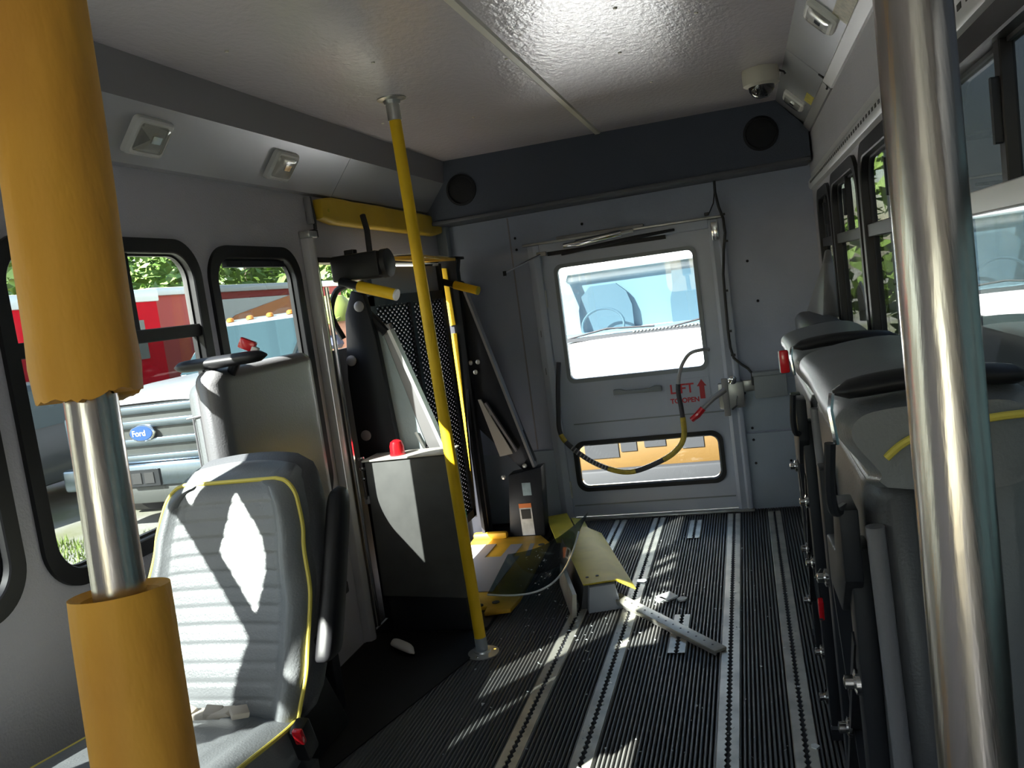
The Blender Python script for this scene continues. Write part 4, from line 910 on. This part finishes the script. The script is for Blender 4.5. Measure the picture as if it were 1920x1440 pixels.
build(B().lathe([(.138, .03), (.13, .036), (.001, .037)], (tx+.02, 7.22, .36), 28, Matrix.Scale(.55, 3, (0, 0, 1)) @ Matrix.Rotation(PI/2, 3, 'X')), 'badge_face', 'oval_blue', gr)
text('Ford', tx-.085, .335, .085, 7.181, 'white_plastic', 'badge_lettering', gr)
for s in (-1, 1):
    build(B().box(tx+s*.87-.11, tx+s*.87+.11, 7.27, 7.42, .22, .58), 'headlamp', 'windshield_pale', T, bevel=.03)
    for y in (8.2, 11.6): build(B().tube([(tx+s*.85-.12, y, GZ+.40), (tx+s*.85+.12, y, GZ+.40)], .40, 24), 'wheel', 'tyre', T)
build(B().box(tx-1.0, tx+1.0, 7.14, 7.36, -.18, .05), 'bumper', 'grille_chrome', T, bevel=.03)
build(B().box(tx-.85, tx+.85, 7.18, 7.4, -.36, -.18), 'valance', 'grille_dark', T, bevel=.02)
pl_ = build(B().box(tx-.17, tx+.20, 7.12, 7.15, -.17, .0), 'plate_bracket', 'bumper_grey', T)
for k in (0, 1): build(B().box(tx-.12+k*.15, tx-.01+k*.15, 7.11, 7.125, -.14, -.03), 'bracket_hole', 'ink', pl_)
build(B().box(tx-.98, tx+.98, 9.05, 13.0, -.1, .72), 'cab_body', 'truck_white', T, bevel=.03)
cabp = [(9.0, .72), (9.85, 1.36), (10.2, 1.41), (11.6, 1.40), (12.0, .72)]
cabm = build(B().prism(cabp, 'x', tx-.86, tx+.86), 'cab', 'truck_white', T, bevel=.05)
wsq = [(tx-.76, 9.02, .80), (tx+.76, 9.02, .80), (tx+.70, 9.72, 1.32), (tx-.70, 9.72, 1.32)]
build(B().add([(p[0], p[1]-.03, p[2]+.01) for p in wsq]+[(p[0], p[1]+.05, p[2]+.0) for p in wsq], [(0,1,2,3),(4,7,6,5),(0,4,5,1),(1,5,6,2),(2,6,7,3),(3,7,4,0)]), 'windshield', 'windshield', T, smooth=False)
build(B().prism([(9.55, .80), (9.95, 1.28), (10.7, 1.30), (10.7, .80)], 'x', tx+.85, tx+.885), 'side_glass', 'windshield', T, smooth=False)
for k in range(5): build(B().lathe([(.05, 0), (.045, .04), (.02, .055)], (tx-.6+k*.3, 10.0, 1.385), 12), 'roof_light', 'amber', T)
# red trailer, moving truck box
R_ = thing('red_trailer', 'red trailer with white roof edge beyond the left windows', 'trailer', (-12.6, 12, GZ))
build(B().box(-13.8, -12.0, 6.0, 15.6, GZ+.5, 2.12), 'body', 'trailer_red', R_)
build(B().box(-13.85, -11.95, 5.95, 15.65, 2.12, 2.38), 'roof_edge', 'truck_white', R_, bevel=.03)
build(B().box(-11.99, -11.95, 14.5, 15.05, .95, 1.75), 'door_vent', 'grille_dark', R_)
build(B().box(-11.99, -11.94, 8.0, 10.6, .2, 2.1), 'white_panel', 'truck_white', R_)
for y in (7.5, 8.4, 14): build(B().tube([(-12.3, y, GZ+.45), (-12.02, y, GZ+.45)], .45, 20), 'wheel', 'tyre', R_)
M_ = thing('moving_truck_box', 'maroon and white moving truck box with orange stroke graphic', 'truck', (-13.6, 20, GZ))
build(B().box(-14.8, -12.6, 16.2, 25.5, GZ+.6, 2.28), 'box_body', 'trailer_maroon', M_)
build(B().box(-12.6, -12.57, 18.2, 23.5, GZ+.7, 2.1), 'white_graphic', 'truck_white', M_)
build(B().prism([(19.0, 1.30), (19.0, 1.55), (19.3, 1.68), (22.2, 2.1), (23.6, 2.1), (23.6, 1.95), (19.6, 1.22), (19.2, 1.2)], 'x', -12.57, -12.55), 'orange_stroke', 'logo_orange', M_)
build(B().prism([(21.5, 1.35), (23.5, 1.75), (23.5, 1.0), (21.4, 1.0)], 'x', -12.57, -12.55), 'maroon_stroke', 'trailer_maroon', M_)
build(B().box(-14.85, -12.5, 16.1, 25.6, 2.28, 2.46), 'roof_edge', 'truck_white', M_, bevel=.03)
for y in (17.5, 23): build(B().tube([(-13.0, y, GZ+.45), (-12.65, y, GZ+.45)], .45, 20), 'wheel', 'tyre', M_)
# dark car at far left
K_ = thing('dark_car', 'dark grey car with silver trim at the left edge beyond the window', 'vehicle', (-9.0, 8.4, GZ))
build(B().prism([(6.4, GZ+.35), (10.6, GZ+.35), (10.7, GZ+.95), (9.8, GZ+1.05), (9.0, GZ+1.62), (7.4, GZ+1.62), (6.7, GZ+1.0), (6.4, GZ+.9)], 'x', -10.0, -8.3), 'body', 'car_dark', K_, bevel=.08)
build(B().prism([(6.9, GZ+1.05), (9.5, GZ+1.08), (8.9, GZ+1.52), (7.5, GZ+1.52)], 'x', -8.31, -8.285), 'side_glass', 'windshield', K_, smooth=False)
for y in (7.2, 9.8):
    wv = build(B().tube([(-8.55, y, GZ+.36), (-8.27, y, GZ+.36)], .36, 24), 'wheel', 'tyre', K_); build(B().tube([(-8.27, y, GZ+.36), (-8.25, y, GZ+.36)], .2, 16), 'hub', 'alu', wv)
# added bus body, darkens what shows through the right side windows
D_ = thing('added_bus', 'added dark bus body darkening the view through the right windows', 'vehicle', (2.7, 3.2, GZ))
build(B().box(1.55, 3.9, -3.5, 10.0, GZ+.4, 2.5), 'body', 'bus_dark', D_, bevel=.08)
for i in range(10): build(B().box(1.53, 1.56, -3.0+i*1.2, -2.0+i*1.2, .6, 1.5), 'side_window', 'windshield', D_)
for y in (-2, 2): build(B().tube([(1.6, y, GZ+.45), (1.9, y, GZ+.45)], .45, 20), 'wheel', 'tyre', D_)
# trees
def leaf_tree(x, y, h, r, m, lab, n=2600, ls=.22, group='trees around the lot', base=None):
    t = thing('tree', lab, 'tree', (x, y, GZ), group)
    build(B().tube([(x, y, GZ), (x+.1, y, GZ+h*.35), (x-.05, y+.1, GZ+h*.7)], [.22, .16, .06], 8), 'trunk', 'bark', t)
    b = B(); cl = [(random.gauss(0, .45)*r, random.gauss(0, .45)*r, GZ+h*random.uniform(.28 if base is None else base, .95), r*random.uniform(.35, .6)) for _ in range(16)]
    for k in range(n):
        c = random.choice(cl); v = Vector((random.gauss(0, 1), random.gauss(0, 1), random.gauss(0, 1))).normalized()*c[3]*random.uniform(.6, 1.05)
        p = Vector((x+c[0], y+c[1], c[2]))+v; u = Vector((random.gauss(0, 1), random.gauss(0, 1), random.gauss(0, .6))).normalized(); w2 = u.cross(v.normalized()+Vector((0, 0, .3)))
        w2.normalize(); s = ls*random.uniform(.6, 1.3)
        b.add([p-u*s, p-w2*s*.45, p+u*s, p+w2*s*.45], [(0,1,2,3)])
    build(b, 'foliage', m, t, smooth=False)
tl_ = [(-20, 8, 'leaf', 'dark green tree at the left end of the front tree row'), (-20, 16, 'leaf_light', 'pale green tree, second in the front tree row from the left end'), (-20, 24, 'leaf', 'dark green tree in middle of the front tree row'), (-20, 32, 'leaf_light', 'pale green tree, fourth in the front tree row from the left end'), (-20, 40, 'leaf', 'dark green tree at the right end of the front tree row'),
       (-28, 12, 'leaf_light', 'pale green tree at the left end of the back tree row'), (-28, 20, 'leaf', 'dark green tree, second in the back tree row from the left end'), (-28, 28, 'leaf_light', 'pale green tree in middle of the back tree row'), (-28, 36, 'leaf', 'dark green tree, fourth in the back tree row from the left end'), (-28, 45, 'leaf_light', 'pale green tree, fifth in the back tree row from the left end'), (-28, 54, 'leaf', 'dark green tree at the right end of the back tree row')]
for x, y, m_, lab in tl_: leaf_tree(x, y, 9.5, 2.7, m_, lab, n=3200, ls=.30, base=.05)
leaf_tree(-3.9, 15.5, 5.0, 1.5, 'leaf_light', 'bright green tree left of the white van', 1500, .16, base=.1)
leaf_tree(-3.2, 10.6, 3.8, .9, 'leaf_light', 'young leafy tree seen through the lift platform mesh', 1600, .12, base=.02)
leaf_tree(8.5, 19, 7, 2.2, 'leaf', 'dark tree beyond the right rear windows', 1800, .2, base=.05)
leaf_tree(2.6, 13.5, 7, 1.8, 'leaf_light', 'pale tree beyond the right windows', 1800, .2, base=.05)
# red board fence and posts behind the lift
fc = thing('board_fence', 'weathered reddish board fence behind the lift doorway', 'fence', (-4.6, 12, GZ))
for i in range(16): build(B().box(-4.6+i*.20, -4.42+i*.20, 12.0, 12.03, GZ, GZ+1.9+.03*(i % 3)), 'board', 'bark', fc)
# person in hi-vis clothing outside the lift doorway
pe = thing('person', 'person in lime high visibility cap and vest standing outside the lift doorway', 'person', (-2.06, 4.06, GZ))
px, py = -2.06, 4.06; PZ = GZ+.16
build(B().box(px-.3, px+.3, py-.3, py+.3, GZ, PZ), 'wooden_step', 'bark', None, label='low wooden step under the person outside', cat='step')
me = bpy.data.meshes.new('body')
V3 = [(0, 0, .98), (0, 0, 1.16), (0, 0, 1.36), (0, 0, 1.50), (0, .0, 1.58), (.0, -.02, 1.68), (0, -.02, 1.79),
      (-.20, 0, 1.46), (-.27, -.02, 1.20), (-.18, -.20, 1.06), (-.06, -.30, 1.12), (.20, 0, 1.46), (.27, -.02, 1.20), (.20, -.16, 1.02), (.10, -.28, 1.06),
      (-.10, 0, .92), (-.11, -.02, .50), (-.11, .02, .10), (-.12, -.14, .045), (.10, 0, .92), (.11, -.02, .50), (.11, .02, .10), (.12, -.14, .045)]
E3 = [(0,1),(1,2),(2,3),(3,4),(4,5),(5,6),(2,7),(7,8),(8,9),(9,10),(2,11),(11,12),(12,13),(13,14),(0,15),(15,16),(16,17),(17,18),(0,19),(19,20),(20,21),(21,22)]
RR = [.15, .15, .17, .11, .06, .095, .085, .075, .055, .045, .035, .075, .055, .045, .035, .10, .07, .05, .045, .10, .07, .05, .045]
me.from_pydata([(v[0], v[1], v[2]+.16) for v in V3], E3, []); bo = bpy.data.objects.new('body', me); COL.objects.link(bo); bo.parent = pe
sk = bo.modifiers.new('skin', 'SKIN'); bo.modifiers.new('sub', 'SUBSURF').levels = 2; bo.modifiers['sub'].render_levels = 2
for i, r_ in enumerate(RR): me.skin_vertices[0].data[i].radius = (r_, r_*.8 if i < 4 else r_)
me.skin_vertices[0].data[0].use_root = True; me.materials.append(MATS['skin'])
build(B().lathe([(.20, 1.0), (.205, 1.15), (.215, 1.35), (.18, 1.47), (.09, 1.52)], (px, py, PZ), 20, Matrix.Scale(.82, 3, (0, 1, 0))), 'vest', 'hivis', pe)
build(B().lathe([(.108, 1.715), (.112, 1.74), (.105, 1.80), (.07, 1.845), (.001, 1.86)], (px, py-.02, PZ), 20), 'cap', 'hivis', pe)
build(B().obox((px, py-.14, PZ+1.725), (.16, .12, .012), Euler((.2, 0, 0)).to_matrix()), 'cap_brim', 'hivis', pe, bevel=.005)
build(B().lathe([(.045, -.02), (.06, .0), (.05, .05)], (px, py-.075, PZ+1.60), 14), 'beard', 'trousers', pe)
for s in (-1, 1): build(B().tube([(px+s*.11, py, PZ+.10), (px+s*.11, py-.02, PZ+.5), (px+s*.09, py, PZ+.98)], [.075, .095, .13], 14), 'trouser_leg', 'trousers', pe)
for s in (-1, 1):
    build(B().lathe([(.012, 0), (.008, .006)], (px+s*.033, py-.112, PZ+1.69), 8, Matrix.Rotation(PI/2, 3, 'X')), 'eye', 'ink', pe)
    hx_ = (px+(-.06 if s < 0 else .10), py-.30, PZ+1.12 if s < 0 else PZ+1.06)
    for f_ in range(4): build(B().tube([(hx_[0]+(f_-1.5)*.018, hx_[1]+.01, hx_[2]), (hx_[0]+(f_-1.5)*.019, hx_[1]-.04, hx_[2]-.005), (hx_[0]+(f_-1.5)*.018, hx_[1]-.065, hx_[2]-.03)], [.0095, .009, .007], 8), 'finger', 'skin', pe)
    build(B().tube([(hx_[0]-s*.025, hx_[1]+.03, hx_[2]), (hx_[0]-s*.05, hx_[1]-.01, hx_[2]+.005)], [.011, .008], 8), 'thumb', 'skin', pe)
build(B().tube([(px, py-.10, PZ+1.68), (px, py-.135, PZ+1.652)], [.010, .016], 8), 'nose', 'skin', pe)
